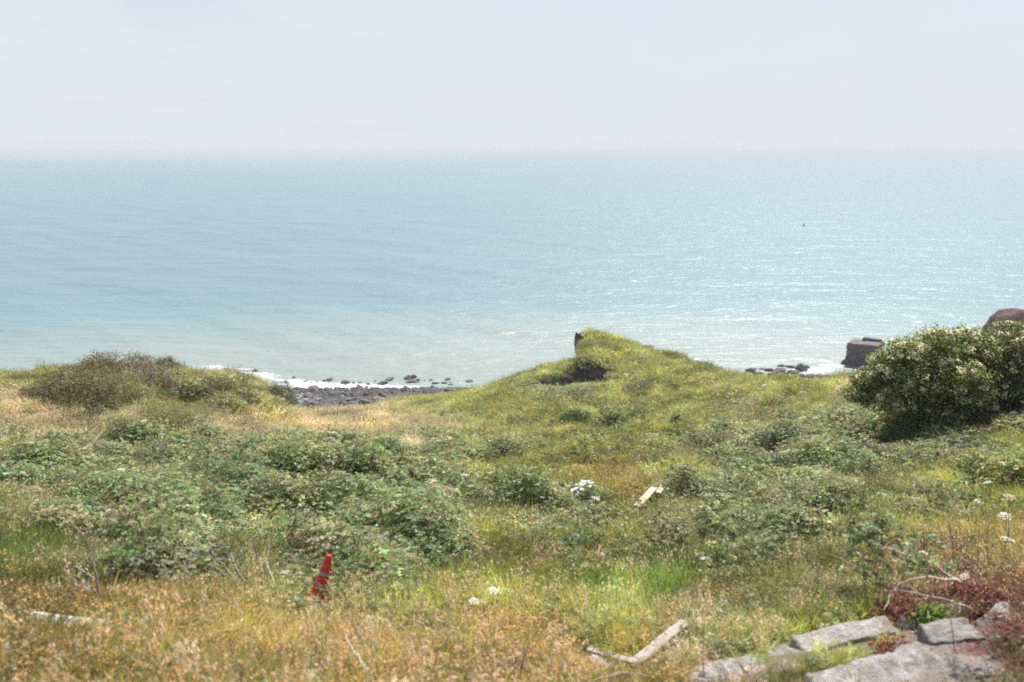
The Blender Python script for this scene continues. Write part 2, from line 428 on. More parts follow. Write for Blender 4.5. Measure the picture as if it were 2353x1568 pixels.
# ------------------------------------------------------------------ sea
def sea_mesh():
    ph = np.concatenate([np.radians(np.linspace(-178, -38, 50))[:-1], np.radians(np.linspace(-38, 38, 520)), np.radians(np.linspace(38, 178, 50))[1:]])
    rr = np.concatenate([np.geomspace(105, 1600, 440), np.geomspace(1600, 21000, 60)[1:]])
    P, R = np.meshgrid(ph, rr, indexing='ij')
    X = R * np.sin(P); Y = R * np.cos(P); Z = np.zeros_like(X)
    rng = np.random.default_rng(5)
    fade = np.clip((1600 - R) / 1100, 0, 1) * np.clip((math.radians(38) - np.abs(P)) * 20, 0, 1)
    for i in range(34):
        L = 4.2 * 1.075 ** (i * 1.0) + rng.uniform(0, 1.5); th = math.radians(rng.normal(-100, 32)); k = 2 * math.pi / L
        a = 0.0062 * L ** 0.9 * rng.uniform(0.5, 1.1)
        ok = np.clip((L / (R * 0.0062) - 2.2) / 2, 0, 1)
        phs = k * (X * math.cos(th) + Y * math.sin(th)) + rng.uniform(0, 6.28)
        Z += a * ok * (1 - 2 * np.abs(np.sin(phs / 2)) ** 1.0 * 0.9) * 0.75
    Z *= 0.9 * fade * np.clip((R - 128) / 25, 0.25, 1)
    # three low breakers rolling in on the left shore
    n1, n2 = P.shape
    ix = np.arange(n1 * n2).reshape(n1, n2)
    F = np.stack([ix[:-1, :-1], ix[1:, :-1], ix[1:, 1:], ix[:-1, 1:]], -1).reshape(-1, 4)
    X1 = X.ravel(); Y1 = Y.ravel(); Z1 = Z.ravel(); R1 = R.ravel()
    sx, sy = to_S(X1, Y1, np.zeros_like(X1))
    d = R1 + 18 * (fbm(X1 / 60, Y1 / 60, 61, 3) - 0.5)
    shoal = 1 - np.clip((d - 150) / 100, 0, 1)
    shoal = shoal * shoal * (3 - 2 * shoal)
    # surf: thick on the left cove, thinner among the rocks and by the concrete block
    def gz(x, y, a, b, w): return w * np.exp(-((sx - x) / a) ** 2 - ((sy - y) / b) ** 2)
    foam = gz(490, 842, 45, 9, 0.72) + gz(560, 852, 50, 11, 0.72) + gz(620, 864, 50, 12, 0.78) + gz(690, 878, 55, 12, 0.82) + gz(760, 886, 60, 10, 0.7) \
         + gz(800, 884, 110, 9, 0.6) + gz(860, 890, 90, 8, 0.5) + gz(960, 888, 90, 9, 0.65) + gz(1050, 876, 60, 8, 0.4) + gz(1230, 848, 22, 5, 0.4) \
         + gz(1900, 838, 40, 14, 0.62) + gz(1860, 850, 60, 10, 0.65) + gz(1760, 845, 55, 12, 0.5) + gz(1790, 825, 90, 8, 0.25) + gz(430, 838, 25, 4, 0.4) \
         + gz(2120, 790, 220, 12, 0.3)
    glit = np.clip((sx - 500) / 900, 0, 1)
    me = np_mesh('sea', np.stack([X1, Y1, Z1], -1), F, np.stack([shoal, np.clip(foam, 0, 1), glit], -1), smooth=True)
    return me
def sea_mat():
    m, nt, out = new_mat('sea_water')
    g = N(nt, 'ShaderNodeNewGeometry'); a = N(nt, 'ShaderNodeAttribute', attribute_name='mc')
    s = N(nt, 'ShaderNodeSeparateColor', {0: a.outputs['Color']})
    pos = g.outputs['Position']
    mp = N(nt, 'ShaderNodeMapping', {'Vector': pos, 'Rotation': (0, 0, math.radians(-12)), 'Scale': (0.35, 1.0, 1.0)})
    # large patches of differing water colour
    big = N(nt, 'ShaderNodeTexNoise', {'Vector': mp.outputs[0], 'Scale': 0.018, 'Detail': 5, 'Roughness': 0.55})
    fr = N(nt, 'ShaderNodeMapRange', {'Value': big.outputs['Fac'], 'From Min': 0.3, 'From Max': 0.7, 'To Min': -0.22, 'To Max': 0.22})
    f = N(nt, 'ShaderNodeMath', {0: s.outputs[0], 1: fr.outputs[0]}, operation='ADD', use_clamp=True)
    body = ramp(nt, f.outputs[0], [(0.0, (0.108, 0.186, 0.214)), (0.35, (0.125, 0.208, 0.228)), (0.7, (0.17, 0.228, 0.225)), (1.0, (0.19, 0.235, 0.222))])
    # ripples
    w1 = N(nt, 'ShaderNodeTexNoise', {'Vector': mp.outputs[0], 'Scale': 0.55, 'Detail': 6, 'Roughness': 0.62, 'Distortion': 0.3})
    w2 = N(nt, 'ShaderNodeTexNoise', {'Vector': mp.outputs[0], 'Scale': 0.09, 'Detail': 4, 'Roughness': 0.6})
    hsum = N(nt, 'ShaderNodeMath', {0: w1.outputs['Fac'], 1: N(nt, 'ShaderNodeMath', {0: w2.outputs['Fac'], 1: 2.5}, operation='MULTIPLY').outputs[0]}, operation='ADD')
    b = N(nt, 'ShaderNodeBump', {'Strength': 1.0, 'Distance': 0.55, 'Height': hsum.outputs[0]})
    # foam
    fn = N(nt, 'ShaderNodeTexNoise', {'Vector': mp.outputs[0], 'Scale': 0.62, 'Detail': 10, 'Roughness': 0.78, 'Distortion': 1.2})
    th = N(nt, 'ShaderNodeMath', {0: 0.80, 1: N(nt, 'ShaderNodeMath', {0: s.outputs[1], 1: 0.42}, operation='MULTIPLY').outputs[0]}, operation='SUBTRACT')
    fd = N(nt, 'ShaderNodeMath', {0: fn.outputs['Fac'], 1: th.outputs[0]}, operation='SUBTRACT')
    fn2 = N(nt, 'ShaderNodeTexNoise', {'Vector': mp.outputs[0], 'Scale': 2.6, 'Detail': 6, 'Roughness': 0.7, 'Distortion': 1.0})
    fd2 = N(nt, 'ShaderNodeMath', {0: fd.outputs[0], 1: N(nt, 'ShaderNodeMapRange', {'Value': fn2.outputs['Fac'], 'From Min': 0.3, 'From Max': 0.7, 'To Min': -0.16, 'To Max': 0.16}).outputs[0]}, operation='ADD')
    foam = N(nt, 'ShaderNodeMapRange', {'Value': fd2.outputs[0], 'From Min': -0.03, 'From Max': 0.12})
    # small white specks, denser to the right: whitecaps plus sun glitter painted as colour
    mp2 = N(nt, 'ShaderNodeMapping', {'Vector': pos, 'Rotation': (0, 0, math.radians(-14)), 'Scale': (0.30, 0.85, 1.0)})
    wc = N(nt, 'ShaderNodeTexNoise', {'Vector': mp2.outputs[0], 'Scale': 0.85, 'Detail': 6, 'Roughness': 0.68, 'Distortion': 0.5})
    wl = N(nt, 'ShaderNodeMapRange', {'Value': s.outputs[2], 'To Min': 0.78, 'To Max': 0.635})
    wf = N(nt, 'ShaderNodeMapRange', {'Value': N(nt, 'ShaderNodeMath', {0: wc.outputs['Fac'], 1: wl.outputs[0]}, operation='SUBTRACT').outputs[0], 'From Min': 0.0, 'From Max': 0.05, 'To Max': 0.8})
    ff = N(nt, 'ShaderNodeMath', {0: foam.outputs[0], 1: wf.outputs[0]}, operation='MAXIMUM')
    p = N(nt, 'ShaderNodeBsdfPrincipled', {'Base Color': body, 'Roughness': 0.33, 'IOR': 1.33, 'Normal': b.outputs[0]})
    fo = N(nt, 'ShaderNodeBsdfDiffuse', {'Color': (0.78, 0.79, 0.80, 1)})
    mx = N(nt, 'ShaderNodeMixShader', {0: ff.outputs[0], 1: p.outputs[0], 2: fo.outputs[0]})
    nt.links.new(mx.outputs[0], out.inputs[0])
    return m
M_SEA = sea_mat()
sea_o = link('sea', sea_mesh(), M_SEA); tag(sea_o, kind='structure')

# ------------------------------------------------------------------ haze over the sea
def haze():
    x0, x1, y0, y1, z0, z1 = -22000, 22000, -22000, 22000, -4.5, 40.0
    V = [(x, y, z) for x in (x0, x1) for y in (y0, y1) for z in (z0, z1)]
    F = [(0, 1, 3, 2), (4, 6, 7, 5), (0, 4, 5, 1), (2, 3, 7, 6), (0, 2, 6, 4), (1, 5, 7, 3)]
    m, nt, out = new_mat('sea_haze')
    v = N(nt, 'ShaderNodeVolumePrincipled', {'Color': (0.70, 0.77, 0.84, 1), 'Density': HAZE})
    nt.links.new(v.outputs[0], out.inputs['Volume'])
    o = link('haze', np_mesh('haze', V, F), m); tag(o, kind='stuff')
HAZE = 2.8e-4
haze()

# ------------------------------------------------------------------ scattered plant cover
def blade(g, base, az, lean, h, w, col, k=0.0, seg=3, droop=0.5):
    ca, sa = math.cos(az), math.sin(az)
    V = []
    for i in range(seg + 1):
        t = i / seg
        out_ = lean * h * (t ** 1.7); up = h * (t - droop * lean * t * t * 0.6)
        ww = w * (1 - t) ** 0.7 * 0.5 if i < seg else 0.0
        c = (base[0] + ca * out_, base[1] + sa * out_, base[2] + up)
        if i < seg:
            V.append((c[0] - sa * ww, c[1] + ca * ww, c[2])); V.append((c[0] + sa * ww, c[1] - ca * ww, c[2]))
        else: V.append(c)
    F4 = [(2*i, 2*i+1, 2*i+3, 2*i+2) for i in range(seg - 1)]
    s = g.n
    g.V.append(np.array(V)); g.C.append(np.broadcast_to(np.array(col, float), (len(V), 3))); g.K.append(np.full(len(V), k))
    if F4: g.F[4].append(np.array(F4) + s)
    g.F[3].append(np.array([(2*seg-2, 2*seg-1, 2*seg)]) + s); g.n += len(V)
def leaf(g, c, n, up, L, W, col, k=0.0):
    n = Vector(n).normalized(); u = Vector(up); u = (u - n * u.dot(n))
    if u.length < 1e-4: u = n.orthogonal()
    u.normalize(); s = n.cross(u); c = Vector(c)
    V = [c - u * L * .5, c + s * W * .5 - n * W * .12, c + u * L * .5, c - s * W * .5 - n * W * .12]
    g.add([tuple(v) for v in V], [(0, 1, 2, 3)], col, k)
R = random.Random(3)
def rs(a, b): return R.uniform(a, b)
def grass_tuft(n=26, h=0.42, w=0.014, lean=0.55, rad=0.13):
    g = Geo()
    for i in range(n):
        a = rs(0, 6.28); r = rad * math.sqrt(R.random()); s = rs(0.75, 1.25)
        blade(g, (r*math.cos(a), r*math.sin(a), -0.03), a + rs(-.8, .8) , rs(0.1, lean*1.6), h*rs(.55, 1.15), w*rs(.7, 1.4), (s, s*rs(.95, 1.05), s*rs(.8, 1.1)))
    return g
def straw_tuft():
    g = grass_tuft(14, 0.35, 0.011, 0.6, 0.14)
    for i in range(9):
        a = rs(0, 6.28); r = rs(0, .14); L = rs(.45, .75); h = rs(0.0, .35)
        b = Vector((r*math.cos(a), r*math.sin(a), 0)); t = b + Vector((math.cos(a)*L*h+0.10, math.sin(a)*L*h, L))
        blade(g, tuple(b), a, h, L, 0.006, (1.15, 1.1, 1.0))
        for j in range(6):
            f = rs(.72, 1.0); c = b.lerp(t, f)
            leaf(g, c + Vector((rs(-.02, .02), rs(-.02, .02), 0)), (rs(-1, 1), rs(-1, 1), rs(-.3, .5)), (0, 0, 1), rs(.04, .07), .014, (1.35, 1.2, 1.15))
    return g
def bramble(n=70, rad=0.33, hh=0.34, L=0.062, up=0.9):
    g = Geo()
    for i in range(n // 3):
        a = rs(0, 6.28); r = rad * math.sqrt(R.random()); z = hh * (1 - (r/rad)**2 * .7) * rs(.45, 1.05)
        c = Vector((r*math.cos(a), r*math.sin(a), z)); nn = Vector((math.cos(a)*r/rad*.8 + rs(-.7, .7), math.sin(a)*r/rad*.8 + rs(-.7, .7), up + rs(-.3, .5)))
        s = rs(.65, 1.3); warm = rs(.9, 1.15)
        for j in range(3):
            aa = a + (j-1)*1.25 + rs(-.2, .2); dd = Vector((math.cos(aa), math.sin(aa), rs(-.1, .25)))
            leaf(g, c + dd*L*.55, nn + Vector((rs(-.35, .35), rs(-.35, .35), 0)), dd, L*rs(.85, 1.25), L*rs(.55, .8), (s*warm, s, s*rs(.85, 1.15)))
    for i in range(4):
        a = rs(0, 6.28); tube(g, [(0, 0, 0), (rad*.5*math.cos(a), rad*.5*math.sin(a), hh*.8), (rad*1.1*math.cos(a), rad*1.1*math.sin(a), hh*.5)], [.004, .003, .002], 3, (.8, .55, .4))
    return g
def flower_tuft(colr, n=9, h=0.38, size=0.031, stemc=(1, 1, 1), base=12):
    g = grass_tuft(base, h*.7, 0.012, .6, .15) if base else Geo()
    for i in range(n):
        a = rs(0, 6.28); r = rs(0, .2); L = h*rs(.65, 1.15); ln = rs(0, .35)
        bx, by = r*math.cos(a)*.5, r*math.sin(a)*.5
        blade(g, (bx, by, 0), a, ln, L, .006, stemc)
        c = Vector((bx + math.cos(a)*ln*L, by + math.sin(a)*ln*L, L*(1-.3*ln)))
        for j in range(3):
            v = rs(.75, 1.2)
            leaf(g, c + Vector((rs(-.02, .02), rs(-.02, .02), rs(-.012, .012))), (rs(-.6, .6), rs(-.6, .6), 1), (rs(-1, 1), rs(-1, 1), 0), size*rs(.7, 1.2), size*rs(.6, 1), tuple(np.array(colr)*v), 1.0)
    return g
def twig_tuft():
    g = Geo()
    for i in range(10):
        a = rs(0, 6.28); L = rs(.25, .6); ln = rs(.2, 1.1)
        p0 = Vector((rs(-.1, .1), rs(-.1, .1), 0)); p1 = p0 + Vector((math.cos(a)*ln*L*.5, math.sin(a)*ln*L*.5, L*.55)); p2 = p1 + Vector((math.cos(a+.4)*ln*L*.6, math.sin(a+.4)*ln*L*.6, L*.3))
        tube(g, [p0, p1, p2], [.006, .0045, .002], 3, (1, .95, .9))
    return g
PROTO = {}
def protos(kind, makers):
    c = bpy.data.collections.new('sprigs_' + kind)
    for i, mk in enumerate(makers):
        g = mk(); me = g.mesh('%s_sprig' % kind); me.materials.append(M_INST)
        o = bpy.data.objects.new('%s_sprig_%02d' % (kind, i), me); c.objects.link(o)
    PROTO[kind] = (c, len(makers))
protos('grass', [lambda: grass_tuft(26, .44, .020), lambda: grass_tuft(30, .38, .018, .8, .15), lambda: grass_tuft(22, .58, .018, .5, .10), lambda: grass_tuft(34, .28, .015, .7, .18)])
protos('straw', [straw_tuft, straw_tuft, straw_tuft])
protos('bramble', [lambda: bramble(), lambda: bramble(84, .36, .30, .055), lambda: bramble(60, .28, .42, .07)])
YEL = (0.66, 0.46, 0.11); ORA = (0.66, 0.36, 0.12); PNK = (0.56, 0.36, 0.21)
protos('flower', [lambda: flower_tuft(YEL), lambda: flower_tuft(YEL, 12, .34, .028), lambda: flower_tuft(ORA), lambda: flower_tuft(ORA, 12, .3, .03), lambda: flower_tuft(PNK, 10, .36, .026)])
protos('twig', [twig_tuft, twig_tuft])

def scatter_nodes(name, coll):
    ng = bpy.data.node_groups.new(name, 'GeometryNodeTree')
    ng.interface.new_socket('Geometry', in_out='INPUT', socket_type='NodeSocketGeometry')
    ng.interface.new_socket('Geometry', in_out='OUTPUT', socket_type='NodeSocketGeometry')
    gi = ng.nodes.new('NodeGroupInput'); go = ng.nodes.new('NodeGroupOutput')
    iop = ng.nodes.new('GeometryNodeInstanceOnPoints'); ci = ng.nodes.new('GeometryNodeCollectionInfo')
    ci.inputs['Collection'].default_value = coll; ci.inputs['Separate Children'].default_value = True; ci.inputs['Reset Children'].default_value = True
    def na(n, t):
        a = ng.nodes.new('GeometryNodeInputNamedAttribute'); a.data_type = t; a.inputs['Name'].default_value = n
        return next(o for o in a.outputs if o.enabled and o.name == 'Attribute')
    L = ng.links.new
    L(gi.outputs[0], iop.inputs['Points']); L(ci.outputs[0], iop.inputs['Instance'])
    iop.inputs['Pick Instance'].default_value = True
    L(na('pick', 'INT'), iop.inputs['Instance Index']); L(na('rot', 'FLOAT_VECTOR'), iop.inputs['Rotation']); L(na('scl', 'FLOAT_VECTOR'), iop.inputs['Scale'])
    L(iop.outputs[0], go.inputs[0])
    return ng
def scatter(name, kind, P, tint, scl, rot, pick=None, label=None):
    n = len(P)
    me = bpy.data.meshes.new(name); me.vertices.add(n); me.vertices.foreach_set('co', np.asarray(P, np.float32).ravel())
    def at_(nm, t, key, arr): me.attributes.new(nm, t, 'POINT').data.foreach_set(key, np.ascontiguousarray(arr).ravel())
    c4 = np.ones((n, 4), np.float32); c4[:, :3] = tint
    at_('tint', 'FLOAT_COLOR', 'color', c4); at_('scl', 'FLOAT_VECTOR', 'vector', scl.astype(np.float32)); at_('rot', 'FLOAT_VECTOR', 'vector', rot.astype(np.float32))
    if pick is None: pick = RNG.integers(0, PROTO[kind][1], n)
    at_('pick', 'INT', 'value', pick.astype(np.int32))
    o = link(name, me); me.materials.append(M_INST)
    md = o.modifiers.new('scatter', 'NODES'); md.node_group = scatter_nodes(name + '_scatter', PROTO[kind][0])
    tag(o, label, kind='stuff')
    return o

# sample points over the hillside, denser near
def sample(n, rmin, rmax, p):
    """radial density exponent p: plants per m2 ~ r^-p"""
    u = RNG.random(n); e = 2 - p
    r = (rmin**e + u * (rmax**e - rmin**e)) ** (1 / e)
    phi = np.radians(RNG.uniform(-36, 36, n))
    return r * np.sin(phi), r * np.cos(phi), r
NPT = 270000
X, Y, RD = sample(NPT, 2.5, 112, 1.15)
e = 0.35
Z = H(X, Y); nx = (H(X + e, Y) - H(X - e, Y)) / (2*e); ny = (H(X, Y + e) - H(X, Y - e)) / (2*e)
slope = np.hypot(nx, ny)
code = cover(X, Y, Z)
ok = (slope < 0.95) & (Z > 2.2)
sx, sy = to_S(X, Y, Z)
bare = np.exp(-((sx - 860) / 90) ** 2 - ((sy - 942) / 7) ** 2) + np.exp(-((sx - 960) / 70) ** 2 - ((sy - 962) / 5) ** 2)
ok &= RNG.random(NPT) > bare * 0.95
# the trampled edge and rubble keep few plants; the cone stands in a small gap
CONE, _ = place(736, 1378)
ok &= np.hypot(X - CONE.x, Y - CONE.y + 0.15) > 0.30
ok &= ~((np.abs(X - CONE.x * Y / CONE.y) < .27) & (Y < CONE.y) & (Y > CONE.y - 1.5) & (RNG.random(NPT) < .93))
pk = CODE.index('k'); pp = CODE.index('p')
ok &= ~((code == pk) & (RNG.random(NPT) > 0.30)) & ~((code == pp) & (RNG.random(NPT) > 0.35))
CLEAR = [((1288, 876), (1398, 872), 26), ((1240, 884), (1300, 892), 15), ((1318, 806), (1333, 768), 10), ((1400, 862), (1404, 880), 12), ((700, 1395), (775, 1400), 34), ((1466, 796), (1500, 806), 8), ((1455, 1205), (1530, 1165), 26),
         ((1600, 1570), (1826, 1500), 42), ((1826, 1500), (2060, 1450), 48), ((1880, 1610), (2180, 1530), 72), ((2110, 1480), (2260, 1470), 52), ((2070, 1445), (2140, 1435), 34),
         ((2150, 1425), (2210, 1415), 34), ((1455, 1540), (1575, 1472), 30), ((1345, 1530), (1475, 1560), 50), ((1460, 1192), (1530, 1150), 14), ((20, 1460), (255, 1474), 16), ((2185, 1565), (2300, 1545), 40), ((2265, 1440), (2345, 1415), 40)]
for (a, b, w_) in CLEAR:
    a = np.array(a, float); b = np.array(b, float); ab = b - a
    t_ = np.clip(((sx - a[0]) * ab[0] + (sy - a[1]) * ab[1]) / (ab @ ab), 0, 1)
    dd = np.hypot(sx - a[0] - t_ * ab[0], sy - a[1] - t_ * ab[1])
    ok &= (dd > w_ * (.55 + .6 * fbm(X * 3, Y * 3, 19, 2))) | (RNG.random(NPT) < .06)
X, Y, Z, RD, code, slope, sx, sy = [a[ok] for a in (X, Y, Z, RD, code, slope, sx, sy)]
n = len(X)
# species by cover code: grass, straw, bramble, flower, twig
SPEC = {'g': (.70, .03, .17, .095, .005), 's': (.36, .58, .04, .01, .01), 'b': (.10, .07, .78, .03, .02), 'o': (.56, .015, .05, .355, .02), 'm': (.60, .10, .22, .06, .02),
        'd': (.88, .03, .05, .04, 0), 'y': (.50, .005, .26, .225, .01), 'r': (.15, .10, .20, .05, .50), 'k': (.40, .08, .22, .10, .20), 'p': (.55, .20, .05, .12, .08)}
SP_ = np.cumsum(np.array([SPEC[c] for c in CODE]), 1)
u = RNG.random(n); spec = (u[:, None] > SP_[code]).sum(1); spec = np.clip(spec, 0, 4)
TG = {'g': [(.34, .33, .08), (.25, .28, .065), (.40, .36, .12), (.31, .33, .09)], 's': [(.40, .35, .18), (.30, .30, .12)], 'b': [(.17, .22, .06), (.22, .25, .08)],
      'o': [(.32, .25, .08), (.37, .25, .10), (.24, .25, .06), (.29, .26, .08)], 'm': [(.29, .28, .09), (.34, .31, .13), (.22, .25, .07)], 'd': [(.15, .22, .035), (.19, .25, .045)],
      'y': [(.28, .27, .06), (.21, .24, .05)], 'r': [(.24, .12, .08), (.20, .17, .06)], 'k': [(.20, .19, .06), (.28, .17, .10)], 'p': [(.30, .25, .13), (.22, .21, .08)]}
TB = {'g': [(.18, .22, .08), (.22, .25, .08)], 's': [(.26, .26, .15)], 'b': [(.155, .215, .085), (.20, .25, .115), (.26, .295, .16), (.12, .18, .068), (.23, .255, .09), (.165, .23, .10), (.27, .25, .14)], 'o': [(.17, .15, .06)],
      'm': [(.16, .19, .08), (.22, .24, .12)], 'd': [(.08, .13, .04)], 'y': [(.14, .16, .05), (.19, .18, .06)], 'r': [(.16, .06, .045), (.13, .09, .05)], 'k': [(.16, .09, .06), (.12, .13, .05)], 'p': [(.17, .15, .08)]}
def tints(tab, code):
    out = np.zeros((len(code), 3))
    for ci, c in enumerate(CODE):
        m_ = code == ci; k = m_.sum()
        if k:
            L = np.array(tab[c]); out[m_] = L[RNG.integers(0, len(L), k)]
    return out
def vary(t, s=0.16):
    k = len(t); v = RNG.normal(1, s, (k, 1)); hue = RNG.normal(1, .07, (k, 3))
    return np.clip(t * 1.22 * v * hue, 0.01, 0.85)
patch = fbm(X / 1.3, Y / 1.3, 77, 3)[:, None]; patch2 = fbm(X / 4.0, Y / 4.0, 79, 3)[:, None]
far = np.clip(1 + (RD - 15) / 55, 0.85, 2.1)
lean_dir = math.radians(160)
def rots(k, amt=.16):
    return np.stack([RNG.normal(0.05, amt, k), RNG.normal(-.10, amt, k), RNG.uniform(0, 6.28, k)], -1)
def swirl(m_):
    # wind-laid patches: neighbouring tufts lie the same way
    a = (fbm(X[m_] / 3.0, Y[m_] / 3.0, 131, 2) - .5) * 9; b = np.clip(fbm(X[m_] / 2.0, Y[m_] / 2.0, 137, 3) * 2.4 - .75, 0, 1) * .75
    return np.stack([b * np.cos(a), b * np.sin(a), np.zeros(len(a))], -1)
# scattered foliage leans with the sea wind: euler X/Y tilt, Z spin
def do(name, kind, mask, tab, hs, label, pickf=None, sc=1.0, var=.16):
    k = int(mask.sum())
    if not k: return
    t = vary(tints(tab, code[mask]), var) * np.clip(0.25 + 1.5 * patch[mask], .5, 1.6) * (0.6 + 0.8 * patch2[mask])
    s = (RNG.uniform(.75, 1.3, k) * far[mask] * sc)[:, None] * np.array([[1, 1, hs]])
    s[:, 2] *= 1.0 / np.maximum(far[mask], 1) ** .55
    low = np.clip((RD[mask] - 6) / 9, 0, 1) * .35 + .65
    rub = np.exp(-((sx[mask] - 1950) / 420) ** 2 - ((sy[mask] - 1540) / 130) ** 2)
    s *= (low * (1 - .5 * rub))[:, None]
    P = np.stack([X, Y, Z], -1)[mask]
    rr_ = rots(k)
    if kind in ('grass', 'straw'): rr_ = rr_ + swirl(mask)
    scatter(name, kind, P, t, s, rr_, pickf(code[mask]) if pickf else None, label)
do('grass', 'grass', spec == 0, TG, 1.0, 'green and yellowing grass covering the hillside')
do('straw_grass', 'straw', spec == 1, {c: [(.42, .365, .25), (.47, .41, .30), (.37, .34, .20)] for c in CODE}, .55, 'pale straw grass bleached in bands across the slope')
do('bramble_thicket', 'bramble', spec == 2, TB, 1.0, 'low green bramble leaves matting the slope', sc=1.05)
def pf(c):
    r = RNG.random(len(c)); o = np.isin(c, [CODE.index('o'), CODE.index('r')])
    return np.where(o, np.where(r < .18, 0, np.where(r < .42, 2, np.where(r < .72, 3, 4))), np.where(r < .45, 0, np.where(r < .85, 1, 4)))
do('wildflowers', 'flower', spec == 3, {c: ([(.34, .24, .10), (.28, .26, .08)] if c == 'o' else TG[c]) for c in CODE}, .85, 'small orange and yellow wildflowers among dry stems', pf)
do('dry_twigs', 'twig', spec == 4, {c: [(.30, .25, .21), (.22, .15, .12)] if c != 'r' else [(.24, .10, .08), (.17, .07, .06)] for c in CODE}, .8, 'dry brown twigs tangled in the grass')
kn = (RD < 17) & (RNG.random(n) < .014) & (code != CODE.index('b')) & (code != pk) & (code != pp)
k = int(kn.sum()); sk = RNG.uniform(.55, .95, k)[:, None] * np.array([[.9, .9, .8]])
scatter('dry_stalks', 'straw', np.stack([X, Y, Z], -1)[kn], vary(np.array([(.44, .37, .26)]).repeat(k, 0)), sk,
        np.stack([RNG.normal(.05, .15, k), RNG.normal(-.35, .15, k), RNG.normal(0, .4, k)], -1), None, 'thin dry seed stalks leaning over the near grass')
# soft bramble mounds: a second, higher storey of leaves gives the thicket its humps
Xb, Yb, Rb = sample(60000, 8, 50, 1.0)
Zb = H(Xb, Yb); cb = cover(Xb, Yb, Zb)
hump = fbm(Xb / 1.9, Yb / 1.9, 91, 3)
mb = ((cb == CODE.index('b')) & (hump > 0.44)) | ((cb == CODE.index('m')) & (hump > 0.64) & (Rb < 34)) | ((cb == CODE.index('g')) & (hump > 0.69)) & (np.hypot(Xb - CONE.x, Yb - CONE.y) > .75)
mb &= ~((np.abs(Xb - CONE.x * Yb / CONE.y) < .35) & (Yb < CONE.y) & (Yb > CONE.y - 2.5))
sxb, syb = to_S(Xb, Yb, Zb); mb &= ~((syb > 1245) & (sxb > 440) & (sxb < 680)) & ~((syb > 1335) & (sxb > 660) & (sxb < 820)) & ~((syb > 1130) & (syb < 1290) & (sxb > 1430) & (sxb < 1560)) & ~((syb > 1285) & (sxb < 300))
Xb, Yb, Zb, Rb, cb, hump = [a[mb] for a in (Xb, Yb, Zb, Rb, cb, hump)]
k = len(Xb)
lift = np.clip((hump - .46) * 3.6, 0, .85) * RNG.uniform(.3, 1, k)
t = vary(tints(TB, cb), .16) * (0.8 + .5 * fbm(Xb / .9, Yb / .9, 5, 2)[:, None])
s = (RNG.uniform(.7, 1.2, k) * np.clip(1 + (Rb - 15) / 60, .9, 1.8))[:, None] * np.ones((1, 3))
scatter('bramble_mounds', 'bramble', np.stack([Xb, Yb, Zb + lift], -1), t, s, rots(k, .25), None, 'rounded mounds of bramble leaves rising above the slope')

# ------------------------------------------------------------------ shrubs
def leaf_cloud(lobes, n, L, pal, clump=7, spread=.16, up=.35, seed=1, shell=.62, zmin=None):
    """many leaf-sized faces through a crown made of overlapping lobes; lobes: (cx,cy,cz,rx,ry,rz)"""
    r = np.random.default_rng(seed)
    lob = np.array(lobes, float); w = lob[:, 3] * lob[:, 4] + lob[:, 4] * lob[:, 5]; w /= w.sum()
    nc = n // clump
    li = r.choice(len(lob), nc, p=w)
    d = r.normal(size=(nc, 3)); d[:, 2] += .25; d /= np.linalg.norm(d, axis=1)[:, None]
    rad = shell + (1.06 - shell) * r.random(nc) ** .6
    rad *= 0.66 + .62 * vnoise(d[:, 0] * 4 + li * 7.1, d[:, 1] * 4 + d[:, 2] * 3.2, seed)
    C = lob[li, :3] + d * lob[li, 3:] * rad[:, None]
    C = np.repeat(C, clump, 0) + r.normal(0, spread, (nc * clump, 3)) * np.array([1, 1, .6])
    D = np.repeat(d, clump, 0)
    if zmin is not None: C[:, 2] = np.maximum(C[:, 2], zmin + r.random(len(C)) * .05)
    m_ = len(C)
    nn = D * .6 + r.normal(0, .55, (m_, 3)); nn[:, 2] += up; nn /= np.linalg.norm(nn, axis=1)[:, None]
    a = r.normal(size=(m_, 3)); a -= nn * (a * nn).sum(1)[:, None]; a /= np.linalg.norm(a, axis=1)[:, None]
    b = np.cross(nn, a)
    l = (L * r.uniform(.7, 1.35, m_))[:, None]; ww = l * r.uniform(.42, .65, m_)[:, None]
    V = np.stack([C - a*l*.5, C + b*ww*.5 - nn*ww*.12, C + a*l*.5, C - b*ww*.5 - nn*ww*.12], 1).reshape(-1, 3)
    F = np.arange(m_ * 4).reshape(-1, 4)
    pal = np.array(pal, float); ci = np.repeat(r.integers(0, len(pal), nc), clump)
    col = pal[ci] * np.repeat(r.normal(1, .12, nc), clump)[:, None] * r.normal(1, .1, (m_, 1))
    return V, F, np.clip(np.repeat(col, 4, 0), .005, .9), C, D

